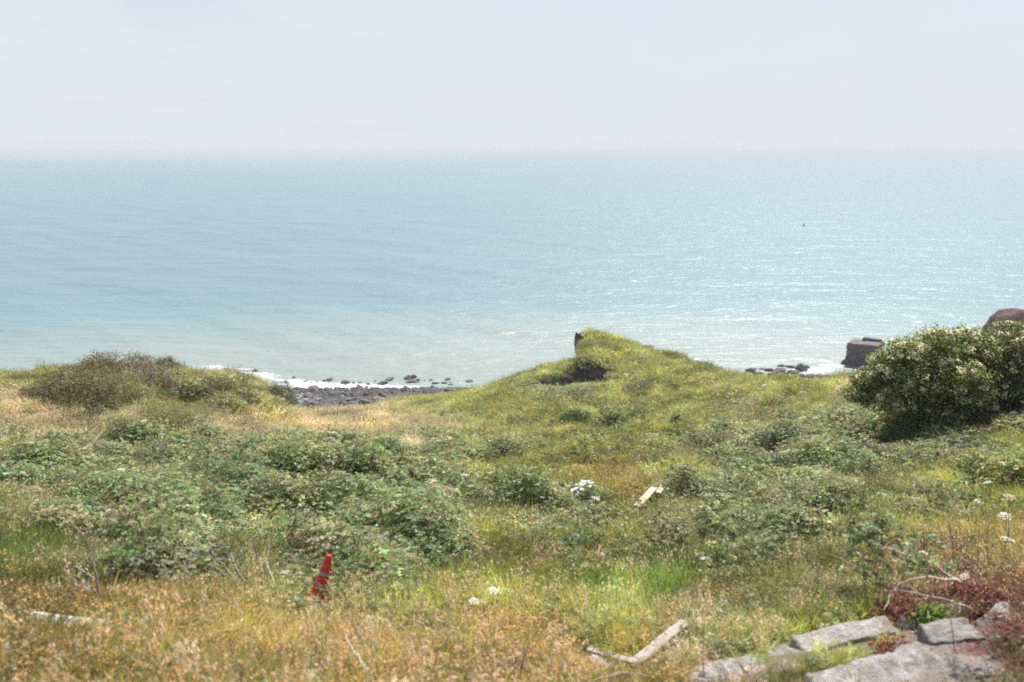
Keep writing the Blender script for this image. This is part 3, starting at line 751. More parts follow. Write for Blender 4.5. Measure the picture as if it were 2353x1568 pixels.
def shrub(name, label, cat, base, lobes, n, L, pal, seed, stems=6, stemr=.03, group=None, zmin=-.1, spread=.14, clump=7, mat_stem=None, up=.35, part='crown'):
    t = empty(name, base, label, cat, group)
    V, F, c, _, _ = leaf_cloud(lobes, n, L, pal, clump, spread, up, seed, zmin=zmin)
    link(part, np_mesh(part, V, F, c), M_LEAF, t)
    g = Geo(); q_ = random.Random(seed)
    for i in range(stems):
        lb = lobes[i % len(lobes)]
        e_ = Vector((lb[0] + q_.uniform(-.4, .4)*lb[3], lb[1] + q_.uniform(-.4, .4)*lb[4], lb[2] + lb[5]*q_.uniform(.1, .7)))
        s_ = Vector((q_.uniform(-.12, .12)*stemr*30, q_.uniform(-.12, .12)*stemr*30, -.15))
        mid = s_.lerp(e_, .45) + Vector((q_.uniform(-.15, .15), q_.uniform(-.15, .15), .1*e_.z))
        tube(g, [s_, mid, e_], [stemr, stemr*.7, stemr*.25], 6)
    link('trunk' if cat == 'shrub' and stemr > .05 else 'stem', g.mesh('stem', True), mat_stem or M_BARK, t)
    return t

def blossom_mesh(seed):
    q_ = random.Random(seed); g = Geo()
    for i in range(22):
        a = q_.uniform(0, 6.28); r = .5*math.sqrt(q_.random()); 
        v = q_.uniform(.85, 1.1)
        leaf(g, (r*math.cos(a), r*math.sin(a), .16*(1-(r/.5)**2) + q_.uniform(-.04, .04)), (math.cos(a)*r, math.sin(a)*r, 1), (q_.uniform(-1, 1), q_.uniform(-1, 1), 0), .24, .2, (.74*v, .66*v, .44*v))
    me = g.mesh('blossom'); me.materials.append(M_FLOWER); return me
BLOS = [blossom_mesh(i) for i in range(4)]
def add_blossoms(t, lobes, count, seed, size=.2, face=(-.15, -.55, .55)):
    q_ = random.Random(seed); k = 0; tries = 0
    f = Vector(face).normalized()
    while k < count and tries < 5000:
        tries += 1
        lb = q_.choice(lobes)
        d = Vector((q_.gauss(0, 1), q_.gauss(0, 1), q_.gauss(0, 1))).normalized()
        if d.z < -.35 or (d.y > .5 and d.z < .3): continue
        if d.z < .25 and q_.random() > .45: continue
        p = Vector((lb[0] + d.x*lb[3]*1.03, lb[1] + d.y*lb[4]*1.03, lb[2] + d.z*lb[5]*1.03))
        inside = any(((p.x-l[0])/l[3])**2 + ((p.y-l[1])/l[4])**2 + ((p.z-l[2])/l[5])**2 < .85 for l in lobes)
        if inside: continue
        nrm = (d + Vector((0, -.25, .7))).normalized()
        o = bpy.data.objects.new('blossom', q_.choice(BLOS)); COL.objects.link(o); o.parent = t
        o.location = p; s = size*q_.uniform(.55, 1.25)
        o.rotation_euler = nrm.to_track_quat('Z', 'Y').to_euler(); o.scale = (s, s, s*.8); k += 1

ELD = [(.15, .20, .045), (.20, .245, .06), (.11, .155, .04), (.27, .29, .09), (.33, .33, .13)]
eb, ed = place(2095, 985); 
eb = ground(at(2118, 958, 32.0))
def tiers(core, nt_, seed, rx=(.30, .52), rz=(.16, .30)):
    """flattened leafy sprays standing proud of a core of lobes"""
    q_ = random.Random(seed); out = list(core)
    while len(out) < len(core) + nt_:
        l = q_.choice(core); d = Vector((q_.gauss(0, 1), q_.gauss(0, 1), q_.gauss(.35, 1))).normalized()
        p = (l[0] + d.x*l[3]*1.12, l[1] + d.y*l[4]*1.1, l[2] + d.z*l[5]*1.12)
        if any(((p[0]-c[0])/c[3])**2 + ((p[1]-c[1])/c[4])**2 + ((p[2]-c[2])/c[5])**2 < .75 for c in core) or p[2] < .3: continue
        a = q_.uniform(*rx); out.append((p[0], p[1], p[2], a, a, q_.uniform(*rz)))
    return out
core1 = [(-1.35, 0, 1.7, .50, .6, .55), (-1.15, -.1, 2.45, .45, .5, .42), (-.3, 0, 2.95, .55, .7, .52), (.45, .1, 3.1, .6, .7, .45), (1.2, .3, 2.9, .6, .7, .55),
         (.0, -.1, 2.2, .8, .8, .75), (1.0, 0, 2.1, .8, .8, .75), (-.5, -.1, 1.3, .6, .6, .5), (.5, -.2, 1.2, .75, .7, .6), (1.35, 0, 1.2, .55, .6, .5)]
lob1 = tiers(core1, 46, 3)
t1 = shrub('elder_shrub', 'large elder shrub with cream blossom, standing whole against the sea at right', 'shrub', eb, lob1, 34000, .10, ELD, 21, stems=14, stemr=.07, spread=.12, clump=9, zmin=.25)
add_blossoms(t1, lob1, 230, 5, .27)
t1.scale = (1.06, 1.05, 1.0)
eb2 = ground(at(2340, 945, 34.0))
core2 = [(-1.0, 0, 2.3, .7, .8, .6), (-.2, 0, 2.6, .8, .9, .55), (.7, 0, 2.5, .8, .9, .7), (1.6, 0, 2.5, .9, 1.0, .8), (-.7, .2, 1.5, .9, .9, .9), (.4, .1, 1.4, 1.0, .9, .9), (1.5, 0, 1.3, 1.0, .9, 1.0), (-.2, 0, .8, 1.2, .9, .6)]
lob2 = tiers(core2, 46, 4)
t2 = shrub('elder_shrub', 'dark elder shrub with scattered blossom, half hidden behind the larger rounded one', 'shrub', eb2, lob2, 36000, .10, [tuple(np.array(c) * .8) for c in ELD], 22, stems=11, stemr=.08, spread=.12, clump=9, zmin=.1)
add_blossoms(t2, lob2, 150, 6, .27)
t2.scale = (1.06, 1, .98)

def bush_at(name, label, cat, Sx, Sy, w, h, pal, n, L, seed, d=None, group=None, stems=5, mat_stem=None, depth=None, up=.35, nl=6, part='crown'):
    """a bush whose foot is seen at (Sx,Sy), w x h in survey pixels"""
    if d is None: b, d = place(Sx, Sy)
    b = ground(at(Sx, Sy, d)); sl = math.hypot(d, EYE - b.z); m = px(sl)
    W = w*m/2; Hh = h*m; q_ = random.Random(seed); D_ = (depth*m/2 if depth else W*.8)
    lobes = [(0, 0, Hh*.45, W*.7, D_*.8, Hh*.5)]
    for i in range(nl):
        x = (i/(nl-1) - .5)*1.5*W + q_.uniform(-.1, .1)*W if nl > 1 else 0
        hh = Hh*(1.0 - .5*(x/W)**2)*q_.uniform(.62, 1.12)
        lobes.append((x, q_.uniform(-.4, .4)*D_, hh*.62, W*q_.uniform(.25, .42), D_*q_.uniform(.35, .6), hh*.4))
    return shrub(name, label, cat, b, lobes, n, L, pal, seed, stems=stems, stemr=.018, zmin=-.05, spread=max(.05, L*1.1), clump=6, mat_stem=mat_stem, group=group, up=up, part=part)
BRN = [(.20, .165, .075), (.155, .135, .06), (.26, .20, .10), (.12, .11, .045)]
OLV = [(.15, .15, .05), (.21, .19, .07), (.12, .12, .04)]
LGR = [(.22, .22, .08), (.27, .25, .10), (.18, .19, .07)]
GRN = [(.12, .19, .07), (.16, .23, .09), (.10, .15, .05), (.20, .24, .10)]
GRY = [(.17, .19, .12), (.13, .16, .09), (.22, .23, .15)]
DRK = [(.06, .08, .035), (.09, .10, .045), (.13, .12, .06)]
bush_at('brown_bush', 'large brownish bush with dark hollows beneath, at the left edge of the slope', 'bush', 165, 950, 230, 88, BRN, 15000, .075, 31, d=41, nl=11)
bush_at('brown_bush', 'rounded brown-green bush on the skyline of the left mound', 'bush', 265, 878, 200, 52, BRN + OLV, 12000, .075, 32, d=48, nl=10)
bush_at('dark_bush', 'small dark domed bush beside the bare twigs on the left mound', 'bush', 388, 866, 74, 38, DRK + BRN, 4500, .06, 33, d=50, nl=5)
bush_at('olive_bush', 'olive bush in front of the bare twig thicket', 'bush', 320, 915, 150, 36, OLV + BRN, 5000, .06, 34, d=42, nl=8)
bush_at('pale_green_bush', 'pale yellow-green bush standing above the straw grass at left', 'bush', 395, 985, 190, 62, LGR, 8000, .06, 35, d=38, nl=10)
bush_at('dark_bush', 'dark bush clinging to the steep right side of the left mound, upper one', 'bush', 583, 930, 60, 42, DRK + OLV, 5000, .06, 36, d=48, nl=4)
bush_at('dark_bush', 'grey-green bush at the foot of the left mound, above the boulder beach', 'bush', 640, 968, 90, 62, DRK + GRY, 8000, .06, 37, d=48, nl=5)
bush_at('olive_bush', 'low olive scrub on the crest of the left mound, right of the twigs', 'bush', 480, 885, 150, 32, OLV + BRN, 6000, .06, 60, d=46, nl=9)
bush_at('brown_bush', 'low brown scrub at the far left edge above the straw grass', 'bush', 60, 905, 150, 40, BRN + OLV, 7000, .06, 61, d=46, nl=8)
RED = [(.28, .09, .07), (.20, .06, .05), (.34, .14, .10), (.16, .10, .05)]
bush_at('red_brown_scrub', 'dark red-brown scrub at the right edge above the rubble', 'bush', 2240, 1412, 190, 62, RED, 3600, .035, 62, nl=9)
bush_at('red_brown_scrub', 'reddish litter of stems behind the long concrete slab', 'bush', 2090, 1432, 110, 40, RED, 2000, .032, 63, nl=7)
bush_at('red_brown_scrub', 'small red-brown tuft between the long slab and the broad pale one', 'bush', 2060, 1508, 90, 22, RED, 900, .03, 64, nl=6)
bush_at('grass_tuft_plant', 'bright green grass-like plant growing between two rubble pieces', 'plant', 2140, 1450, 34, 50, [(.18, .26, .05), (.14, .22, .04)], 700, .05, 65, nl=4)
bush_at('green_bush', 'green bush at the crown of the knoll, below its rocky edge', 'bush', 1352, 806, 60, 20, GRN + OLV, 3000, .07, 38, d=82.5, nl=3)
bush_at('green_bush', 'green bush overhanging the dark hollow in the knoll', 'bush', 1345, 830, 74, 12, GRN + OLV, 3600, .07, 39, d=77.7, nl=4)
bush_at('green_bush', 'green bush on the knoll, left of the dark hollow', 'bush', 1278, 868, 56, 19, GRN + OLV, 2600, .07, 40, d=76.4, nl=3)
bush_at('green_bush', 'lowest dark green bush on the left shoulder of the knoll', 'bush', 1212, 878, 48, 18, GRN + OLV, 2200, .07, 41, d=75, nl=3)
bush_at('green_bush', 'small green bush on the right flank of the knoll', 'bush', 1418, 812, 34, 20, GRN, 2000, .09, 42, d=82, nl=3)
bush_at('green_bush', 'low green bush on the skyline right of the knoll', 'bush', 1530, 832, 50, 20, GRN + OLV, 2500, .09, 43, d=82, nl=3)
bush_at('grey_bush', 'low grey-green bush on the grass right of the knoll', 'bush', 1480, 895, 95, 34, GRY, 5000, .08, 44, d=66, nl=5)
bush_at('dark_bush', 'small upright dark bush alone in the grass, right of the yellow flowers', 'bush', 1552, 990, 32, 46, DRK + GRN, 2500, .06, 45, nl=2)
bush_at('green_bush', 'blue-green feathery tuft in the yellow grass below the knoll', 'bush', 1320, 972, 70, 32, GRN, 4000, .07, 46, nl=4)
bush_at('grey_bush', 'scrubby bush below the concrete block, left of the elder', 'bush', 1950, 875, 60, 30, OLV + GRY, 3000, .07, 47, d=62, nl=4)
bush_at('leafy_herb', 'leafy dark green herb at the foot of the tall white umbel flower', 'plant', 1340, 1290, 110, 72, GRN + GRY, 1700, .06, 48, nl=7, depth=150)
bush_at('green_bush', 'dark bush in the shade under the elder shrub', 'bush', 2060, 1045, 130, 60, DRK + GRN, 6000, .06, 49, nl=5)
bush_at('grey_bush', 'dense grey-green bush at lower right, above the lush grass', 'bush', 1710, 1312, 150, 75, GRN + GRY, 7000, .05, 50, nl=5)

# bare twig thicket
def twig_thicket():
    b = ground(at(365, 898, 45.0)); t = empty('twig_thicket', b, 'thicket of bare pinkish-brown upright twigs on the left mound', 'thicket')
    q_ = random.Random(9); W = 1.35
    for k in range(64):
        g = Geo(); x = q_.uniform(-W, W); y = q_.uniform(-.5, .5); p = Vector((x, y, float(H(b.x+x, b.y+y)) - b.z - .05))
        h = q_.uniform(.9, 1.65)*(1 - .25*abs(x/W)); pts = [p]; a = q_.uniform(-.1, .1)
        for i in range(3):
            p = p + Vector((a*h*.5 + q_.uniform(-.06, .06), q_.uniform(-.06, .06), h/3)); pts.append(p)
        tube(g, pts, [.026, .022, .017, .008], 4)
        for j in range(7):
            f = q_.uniform(.3, .95)*3; i = min(int(f), 2); s_ = pts[i].lerp(pts[i+1], f-i); s2 = s_ + Vector((q_.uniform(-.16, .16), q_.uniform(-.12, .12), q_.uniform(.1, .3)))
            tube(g, [s_, s_.lerp(s2, .5) + Vector((q_.uniform(-.02, .02), 0, 0)), s2], [.014, .012, .006], 3)
        link('twig', g.mesh('twig'), M_TWIGP, t)
M_TWIGP = rough_mat('pinkish_twig', [(0.3, (0.28, 0.20, 0.175)), (0.7, (0.46, 0.35, 0.31))], 10, 0.3)
twig_thicket()

# ------------------------------------------------------------------ boulders
def ico(sub):
    import bmesh
    bm = bmesh.new(); bmesh.ops.create_icosphere(bm, subdivisions=sub, radius=1)
    V = np.array([v.co[:] for v in bm.verts]); F = np.array([[v.index for v in f.verts] for f in bm.faces]); bm.free()
    return V, F
IV, IF = ico(3)
def rock_mesh(name, seed, flat=.6, mat=None, cuts=9):
    r = np.random.default_rng(seed); V = IV.copy()
    for i in range(cuts):        # planar breaks make it angular
        n_ = r.normal(size=3); n_ /= np.linalg.norm(n_); lim = r.uniform(.45, .8)
        d = V @ n_; V = V - np.outer(np.maximum(d - lim, 0), n_)
    V *= 1 + .10*(vnoise(V[:, 0]*3 + seed, V[:, 1]*3 + V[:, 2]*2, seed)[:, None] - .5)
    V[:, 2] *= flat
    me = np_mesh(name, V, IF); me.materials.append(mat); return me
BM = [rock_mesh('boulder', 100+i, [.55, .65, .8, .5][i % 4], M_ROCK) for i in range(9)]
BML = [rock_mesh('pale_boulder', 200+i, .6, M_ROCKL) for i in range(3)]
qb = random.Random(4)
def boulder(x, y, s, meshes=BM, label='dark boulder in the jumble of rocks along the cove waterline', group='boulders along the cove waterline', name='boulder', sink=.25, zz=None):
    o = bpy.data.objects.new(name, qb.choice(meshes)); COL.objects.link(o)
    z = float(H(x, y)) if zz is None else zz
    o.location = (x, y, max(z, -.25) + s*.55*(.5 - sink)); o.rotation_euler = (qb.uniform(-.3, .3), qb.uniform(-.3, .3), qb.uniform(0, 6.28))
    o.scale = (s*qb.uniform(.8, 1.3), s*qb.uniform(.7, 1.1), s*qb.uniform(.7, 1.1))
    return tag(o, label, 'boulder', group)
cnt = 0
while cnt < 285:
    Sx = qb.uniform(632, 1105); f = qb.random()
    lo = 884 + 3*math.sin(Sx/40); hi = 952 - max(0, Sx-720)*.125
    if cnt < 240: Sy = lo + (hi-lo)*f
    else: Sy = lo - 3 - 14*f**1.5
    p = at(Sx, Sy, 1.0); r_ = ray(Sx, Sy); zt = .7 if Sy > lo else 0
    d = (EYE - zt)/tandep(Sx, Sy)
    if d < 113: continue
    p = at(Sx, Sy, d)
    s = (.3 + .85*qb.random()**2)*(1 if f > .15 else 1.2)
    if Sy < lo: s *= .9
    if Sy < lo: lb, gp = 'dark boulder standing in the white wash just off the cove', 'boulders in the wash off the cove'
    elif Sx < 780: lb, gp = 'dark boulder in the wide jumble of rocks beside the left mound', 'boulders beside the left mound'
    elif Sx < 950: lb, gp = 'dark boulder in the middle stretch of the cove rocks', 'boulders in the middle of the cove'
    else: lb, gp = 'dark boulder in the narrow line of rocks running to the knoll', 'boulders towards the knoll'
    boulder(p.x, p.y, s, label=lb, group=gp); cnt += 1
def special(Sx, Sy, wpx, label, meshes, z=.5, group=None, flat=None):
    d = (EYE - z)/tandep(Sx, Sy); p = at(Sx, Sy, d); s = wpx/2*px(d*1.03)
    o = boulder(p.x, p.y, s, meshes, label, group); 
    o.scale = (s*1.05, s*.8, s*(flat or .9)); o.rotation_euler = (0, 0, qb.uniform(-.4, .4)); return o
special(870, 913, 34, 'big pale flat boulder where the grass meets the cove rocks', BML, .9)
special(702, 905, 22, 'pale slab-like boulder among dark rocks at the left of the cove', BML, .9)
special(722, 928, 26, 'wide pale boulder lowest in the cove, beside the left mound', BML, 1.1)
special(586, 848, 15, 'lone dark boulder washed by white surf, leftmost in the cove', BM, .1)
special(842, 884, 14, 'dark boulder standing in the water off the cove rocks', BM, .2)
special(1040, 892, 24, 'dark boulder where the cove rocks run up to the knoll', BM, .6)
# shingle of small stones between them
g = Geo(); SV, SF = ico(1); rg = np.random.default_rng(8)
for i in range(4600):
    Sx = rg.uniform(625, 1110); hi = 956 - max(0, Sx-720)*.125; Sy = rg.uniform(882, hi); d = (EYE - .6)/tandep(Sx, Sy)
    if d < 112: continue
    p = at(Sx, Sy, d); s = rg.uniform(.10, .34); z = max(float(H(p.x, p.y)), -.05)
    g.add(SV*np.array([s*rg.uniform(.8, 1.4), s, s*.7])*(1 + rg.normal(0, .14, (len(SV), 1))) + np.array([p.x, p.y, z]), SF)
o = link('shore_stones', g.mesh('shore_stones'), M_ROCK); tag(o, 'small dark stones filling the gaps between the cove boulders', kind='stuff')
# rocks off the right shore
RK = [(1722, 849, 26, .5), (1742, 856, 30, .5), (1765, 848, 24, .5), (1752, 845, 20, .4), (1775, 857, 26, .5), (1796, 848, 30, .55), (1792, 839, 22, .5), (1818, 840, 28, .4), (1822, 853, 30, .5),
      (1845, 848, 34, .6), (1800, 860, 32, .5), (1838, 861, 30, .5), (1730, 844, 18, .4), (1862, 862, 26, .5), (1712, 853, 14, .4), (1884, 862, 24, .5), (1905, 860, 26, .4), (1783, 852, 22, .5), (1856, 842, 18, .5)]
for (a, b, w, fl) in RK:
    side = 'left' if a < 1790 else ('middle' if a < 1835 else 'right')
    special(a, b, w, 'dark angular rock in the %s part of the surf-washed cluster before the concrete block' % side, BM, .15, 'rocks in the right-hand surf, %s part' % side, fl*2)
special(1777, 823, 13, 'small dark rock standing alone off the right rock cluster', BM, .1)
special(1768, 829, 18, 'low flat rock just in front of the lone one off the right cluster', BM, .0, flat=.4)
special(1853, 823, 9, 'tiny dark rock in the water left of the concrete block', BM, .1)
special(1843, 827, 8, 'tiniest dark rock in the water, between the block and the lone rock', BM, .1)

# ------------------------------------------------------------------ blocks of concrete and rock
def rough_box(name, sx_, sy_, sz_, mat, seed, nx_=14, ny_=8, nz_=4, amp=.02, taper=0.0, freq=4, chip=.05):
    import bmesh
    bm = bmesh.new()
    def grid(n1, n2, f):
        vs_ = [[bm.verts.new(f(i/n1, j/n2)) for j in range(n2+1)] for i in range(n1+1)]
        for i in range(n1):
            for j in range(n2): bm.faces.new((vs_[i][j], vs_[i+1][j], vs_[i+1][j+1], vs_[i][j+1]))
    grid(nx_, ny_, lambda a, b: (a-.5, b-.5, .5)); grid(nx_, ny_, lambda a, b: (a-.5, .5-b, -.5))
    grid(nx_, nz_, lambda a, b: (a-.5, -.5, b-.5)); grid(nx_, nz_, lambda a, b: (.5-a, .5, b-.5))
    grid(ny_, nz_, lambda a, b: (.5, a-.5, b-.5)); grid(ny_, nz_, lambda a, b: (-.5, .5-a, b-.5))
    bmesh.ops.remove_doubles(bm, verts=bm.verts, dist=1e-5)
    bmesh.ops.recalc_face_normals(bm, faces=bm.faces)
    V = np.array([v.co[:] for v in bm.verts]); F = np.array([[v.index for v in f.verts] for f in bm.faces]); bm.free()
    W = V*np.array([sx_, sy_, sz_]); W[:, 0] *= 1 - taper*(V[:, 2] + .5); W[:, 1] *= 1 - taper*(V[:, 2] + .5)
    n_ = fbm(W[:, 0]*freq + seed, W[:, 1]*freq + W[:, 2]*freq*1.3, seed, 4, .6) - .5
    n2 = fbm(W[:, 1]*freq + seed, W[:, 2]*freq - W[:, 0]*freq*.6, seed + 5, 4, .6) - .5
    ed = (np.abs(np.abs(V) - .5) < 1e-3).sum(1) >= 2
    W += np.stack([n_, n2, n_*n2*4 + n_], -1)*amp*2
    W[ed] *= 1 - chip*np.abs(n2[ed])[:, None]*2
    n3 = fbm(W[:, 0]*freq*5, W[:, 1]*freq*5 + W[:, 2]*freq*4, seed + 9, 3, .7) - .5
    W[:, 2] += n3*amp*.9
    me = np_mesh(name, W, F, smooth=True); me.materials.append(mat)
    return me

# sea-worn concrete block at the waterline
bp = at(1972, 830, EYE / tandep(1972, 830)); bp.z = 0
t = empty('concrete_block', (bp.x, bp.y, -.6), 'big square dark concrete block standing at the water edge beside the elder', 'concrete block', rz=math.radians(-34))
BW = 5.2
link('block', rough_box('block', BW, 5.0, 4.0, M_PILL, 3, 30, 24, 20, .15, .05, 1.6, .05), None, t, (1.0, 0, 2.0))
link('top_ledge', rough_box('top_ledge', 3.2, 1.3, .5, M_ROCK, 5, 10, 6, 4, .08, .1, 1.4), None, t, (1.6, 1.7, 4.2), (0, .03, .08))
link('footing', rough_box('footing', 6.4, 5.8, .8, M_ROCK, 6, 14, 10, 4, .2, .1, .8), None, t, (1.0, -.2, .75))
boulder(bp.x - 1.5, bp.y - 6, .9, BM, 'brownish rock directly in front of the concrete block', None)
def crag(Sx, Sy, d, w, h, dep, label, seed, mat, rz=0.0):
    p = place(Sx, Sy + (0 if Sy > 830 else 14))[0] if Sy > 830 else at(Sx, Sy, d)
    r_ = np.random.default_rng(seed); V = CV.copy()
    for i in range(18):
        n_ = r_.normal(size=3); n_ /= np.linalg.norm(n_); dd = V @ n_; V = V - np.outer(np.maximum(dd - r_.uniform(.5, .85), 0), n_)
    V = V*(1 + .55*(fbm(V[:, 0]*2.5 + seed, V[:, 1]*2.5 + V[:, 2]*3.5, seed, 5, .62)[:, None] - .5))
    m_ = px(d*1.03)
    me = np_mesh('crag', V*np.array([w*m_/2, dep/2, h*m_/2]), CF); me.materials.append(mat)
    o = link('rock_outcrop', me, None, None, (p.x, p.y, p.z), (0, 0, rz)); return tag(o, label, 'rock')
CV, CF = ico(5)
M_CRAG = rough_mat('crumbling_clay_rock', [(0.3, (0.035, 0.03, 0.032)), (0.5, (0.10, 0.078, 0.07)), (0.7, (0.26, 0.20, 0.17))], 1.3, 0.9)
M_CLAY = rough_mat('pinkish_clay', [(0.3, (0.16, 0.12, 0.105)), (0.7, (0.36, 0.27, 0.22))], 1.3, 0.7)
crag(1328, 790, 87.0, 22, 66, 1.8, 'upright jagged rock at the left tip of the knoll', 1, M_CRAG, .1)
crag(1337, 776, 87.0, 20, 34, 1.3, 'pinkish clay shoulder beside the jagged tip of the knoll', 2, M_CLAY)
crag(1352, 864, 76.9, 86, 54, 1.6, 'broad dark rock face in the hollow of the knoll', 3, M_CRAG)
crag(1302, 872, 76.6, 60, 34, 1.3, 'broken grey rock left of the dark hollow in the knoll', 4, M_CRAG, .2)
crag(1258, 880, 76.2, 46, 24, 1.0, 'low rough rock at the left foot of the knoll', 5, M_CRAG, -.2)
crag(1398, 868, 76.4, 34, 34, 1.2, 'pale brown clay bank at the right side of the dark hollow', 6, M_CLAY)
crag(1330, 888, 75.2, 150, 14, 1.4, 'strip of greyish scree below the knoll hollow', 7, M_CLAY)
crag(1484, 799, 88.5, 50, 15, 1.4, 'low grey rock ledge on the skyline right of the knoll top', 8, M_CRAG, .1)
# reddish rock stack at the far right
rp = at(2358, 800, 152)
g = Geo()
r_ = np.random.default_rng(12); IV4, IF4 = ico(5)
Vr = IV4.copy()
for i in range(16):
    n_ = r_.normal(size=3); n_[2] = abs(n_[2])*.6; n_ /= np.linalg.norm(n_); dd = Vr @ n_; Vr = Vr - np.outer(np.maximum(dd - r_.uniform(.6, .85), 0), n_)
Vr *= 1 + .22*(fbm(Vr[:, 0]*3, Vr[:, 1]*3 + Vr[:, 2]*4, 8, 5, .6)[:, None] - .5)
me = np_mesh('rock_stack', Vr*np.array([10.5, 7.5, 11.6]), IF4); me.materials.append(M_REDROCK)
o = link('rock_stack', me, None, None, (rp.x, rp.y, 1.0)); tag(o, 'dark reddish rock stack rising behind the elder shrubs at the right edge', 'rock')

# broken concrete slabs and blocks in the right foreground
def slab(name, a, b, wpx, thick, label, cat, seed, mat=M_CONC, lift=.0, amp=.022, mid=None, taper=.06):
    P0, d0 = place(*a); P1, d1 = place(*b)
    c = (P0 + P1)/2; v = P1 - P0; L = v.length; w = wpx*px(math.hypot(d0, EYE - P0.z))*1.35
    o = link(name, rough_box(name, L, w, thick*.8, mat, seed, max(10, int(L/.02)), 18, 6, amp*1.3, taper, 5, .10))
    ax = v.normalized(); up = Vector((0, -.08, 1)); up = (up - ax*up.dot(ax)).normalized(); s_ = up.cross(ax)
    o.matrix_world = Matrix.Translation(c + Vector((0, 0, lift - .055))) @ Matrix((ax, s_, up)).transposed().to_4x4()
    return tag(o, label, cat)
slab('concrete_slab', (1615, 1566), (1826, 1497), 36, .13, 'narrow pale strip of broken concrete with a rough edge, leftmost of the foreground rubble', 'concrete slab', 1, lift=.04, amp=.02)
slab('concrete_slab', (1830, 1494), (2050, 1447), 46, .15, 'long grey concrete slab ending beside the red-brown litter', 'concrete slab', 2, lift=.06)
slab('concrete_slab', (1880, 1606), (2160, 1535), 80, .16, 'broad pale concrete slab nearest the camera, at the bottom edge', 'concrete slab', 3, lift=.07, amp=.03)
slab('concrete_slab', (2125, 1480), (2245, 1468), 52, .15, 'square light grey concrete block in the middle of the right rubble', 'concrete slab', 4, lift=.09, amp=.03)
slab('rubble_block', (2078, 1447), (2135, 1432), 34, .13, 'rounded piece of rubble between the long slab and a green grass tuft', 'rubble', 5, lift=.07, amp=.04, taper=.25)
slab('rubble_block', (2155, 1425), (2205, 1412), 34, .14, 'rubble piece with a dark cavity behind it, uppermost in the heap', 'rubble', 6, lift=.07, amp=.05, taper=.2)
slab('rubble_block', (2270, 1440), (2340, 1412), 40, .15, 'pale stone at the right edge of the rubble heap', 'rubble', 7, lift=.07, amp=.05, taper=.2)
slab('rubble_block', (2190, 1560), (2290, 1545), 40, .14, 'broken concrete lump in the bottom right corner', 'rubble', 8, lift=.05, amp=.05, taper=.2)
slab('rubble_block', (2060, 1482), (2100, 1470), 26, .10, 'small brown-stained rubble piece below the long slab', 'rubble', 9, lift=.04, amp=.05, taper=.2)
# loose gravel and crumbs round the rubble and on the bare patch
g = Geo(); rg = np.random.default_rng(18); SV0, SF0 = ico(1)
for i in range(900):
    if i < 500: Sx, Sy = rg.normal(1640, 50), rg.normal(1500, 40)
    else: Sx, Sy = rg.normal(2110, 110), rg.normal(1470, 45)
    if Sy > 1600 or Sy < 1400: continue
    p, d = place(Sx, Sy); s = rg.uniform(.006, .022)
    g.add(SV0*np.array([s*1.3, s, s*.7])*(1 + rg.normal(0, .15, (len(SV0), 1))) + np.array(p[:]), SF0)
o = link('gravel', g.mesh('gravel'), M_CONC); tag(o, 'grey crumbs of stone on the bare patch and round the rubble', kind='stuff')

# ------------------------------------------------------------------ timber
def beam(name, a, b, w, th, label, mat, ha=.03, hb=.05, cat='plank', seed=1):
    P0, _ = place(*a); P1, _ = place(*b); P0.z += ha; P1.z += hb
    c = (P0+P1)/2; v = P1-P0; L = v.length
    o = link(name, rough_box(name, L, w, th, mat, seed, 16, 4, 3, .006, 0, 9, .02))
    ax = v.normalized(); up = Vector((0, -.35, 1)); up = (up - ax*up.dot(ax)).normalized(); s_ = up.cross(ax)
    o.matrix_world = Matrix.Translation(c) @ Matrix((ax, s_, up)).transposed().to_4x4()
    return tag(o, label, cat)
beam('weathered_plank', (1462, 1531), (1570, 1468), .085, .05, 'grey-white weathered plank pointing up to the right at bottom centre', M_WOOD, .03, .14, seed=2)
beam('weathered_plank', (1352, 1510), (1466, 1535), .05, .045, 'thin grey plank meeting the larger one at an angle, its upper left neighbour', M_WOOD, .06, .03, seed=3)
beam('weathered_plank', (1354, 1528), (1420, 1545), .08, .04, 'short broken plank lying just below the thin grey one', M_WOOD, .05, .03, seed=4)
beam('pink_board', (1463, 1186), (1501, 1158), .15, .06, 'pale pinkish board lying in the grass in mid slope', M_WOODP, .20, .38, 'board', 5)
beam('pink_board', (1510, 1160), (1524, 1144), .15, .05, 'short end of a pale board just beyond the longer one', M_WOODP, .28, .40, 'board', 6)
beam('weathered_plank', (193, 1112), (235, 1120), .10, .05, 'short pale plank in the brambles under dark gaps at left', M_WOOD, .35, .35, seed=7)
beam('weathered_plank', (20, 1452), (255, 1466), .09, .04, 'long grey-violet plank half buried in rusty flowers at bottom left', M_WOOD, .14, .10, seed=8)

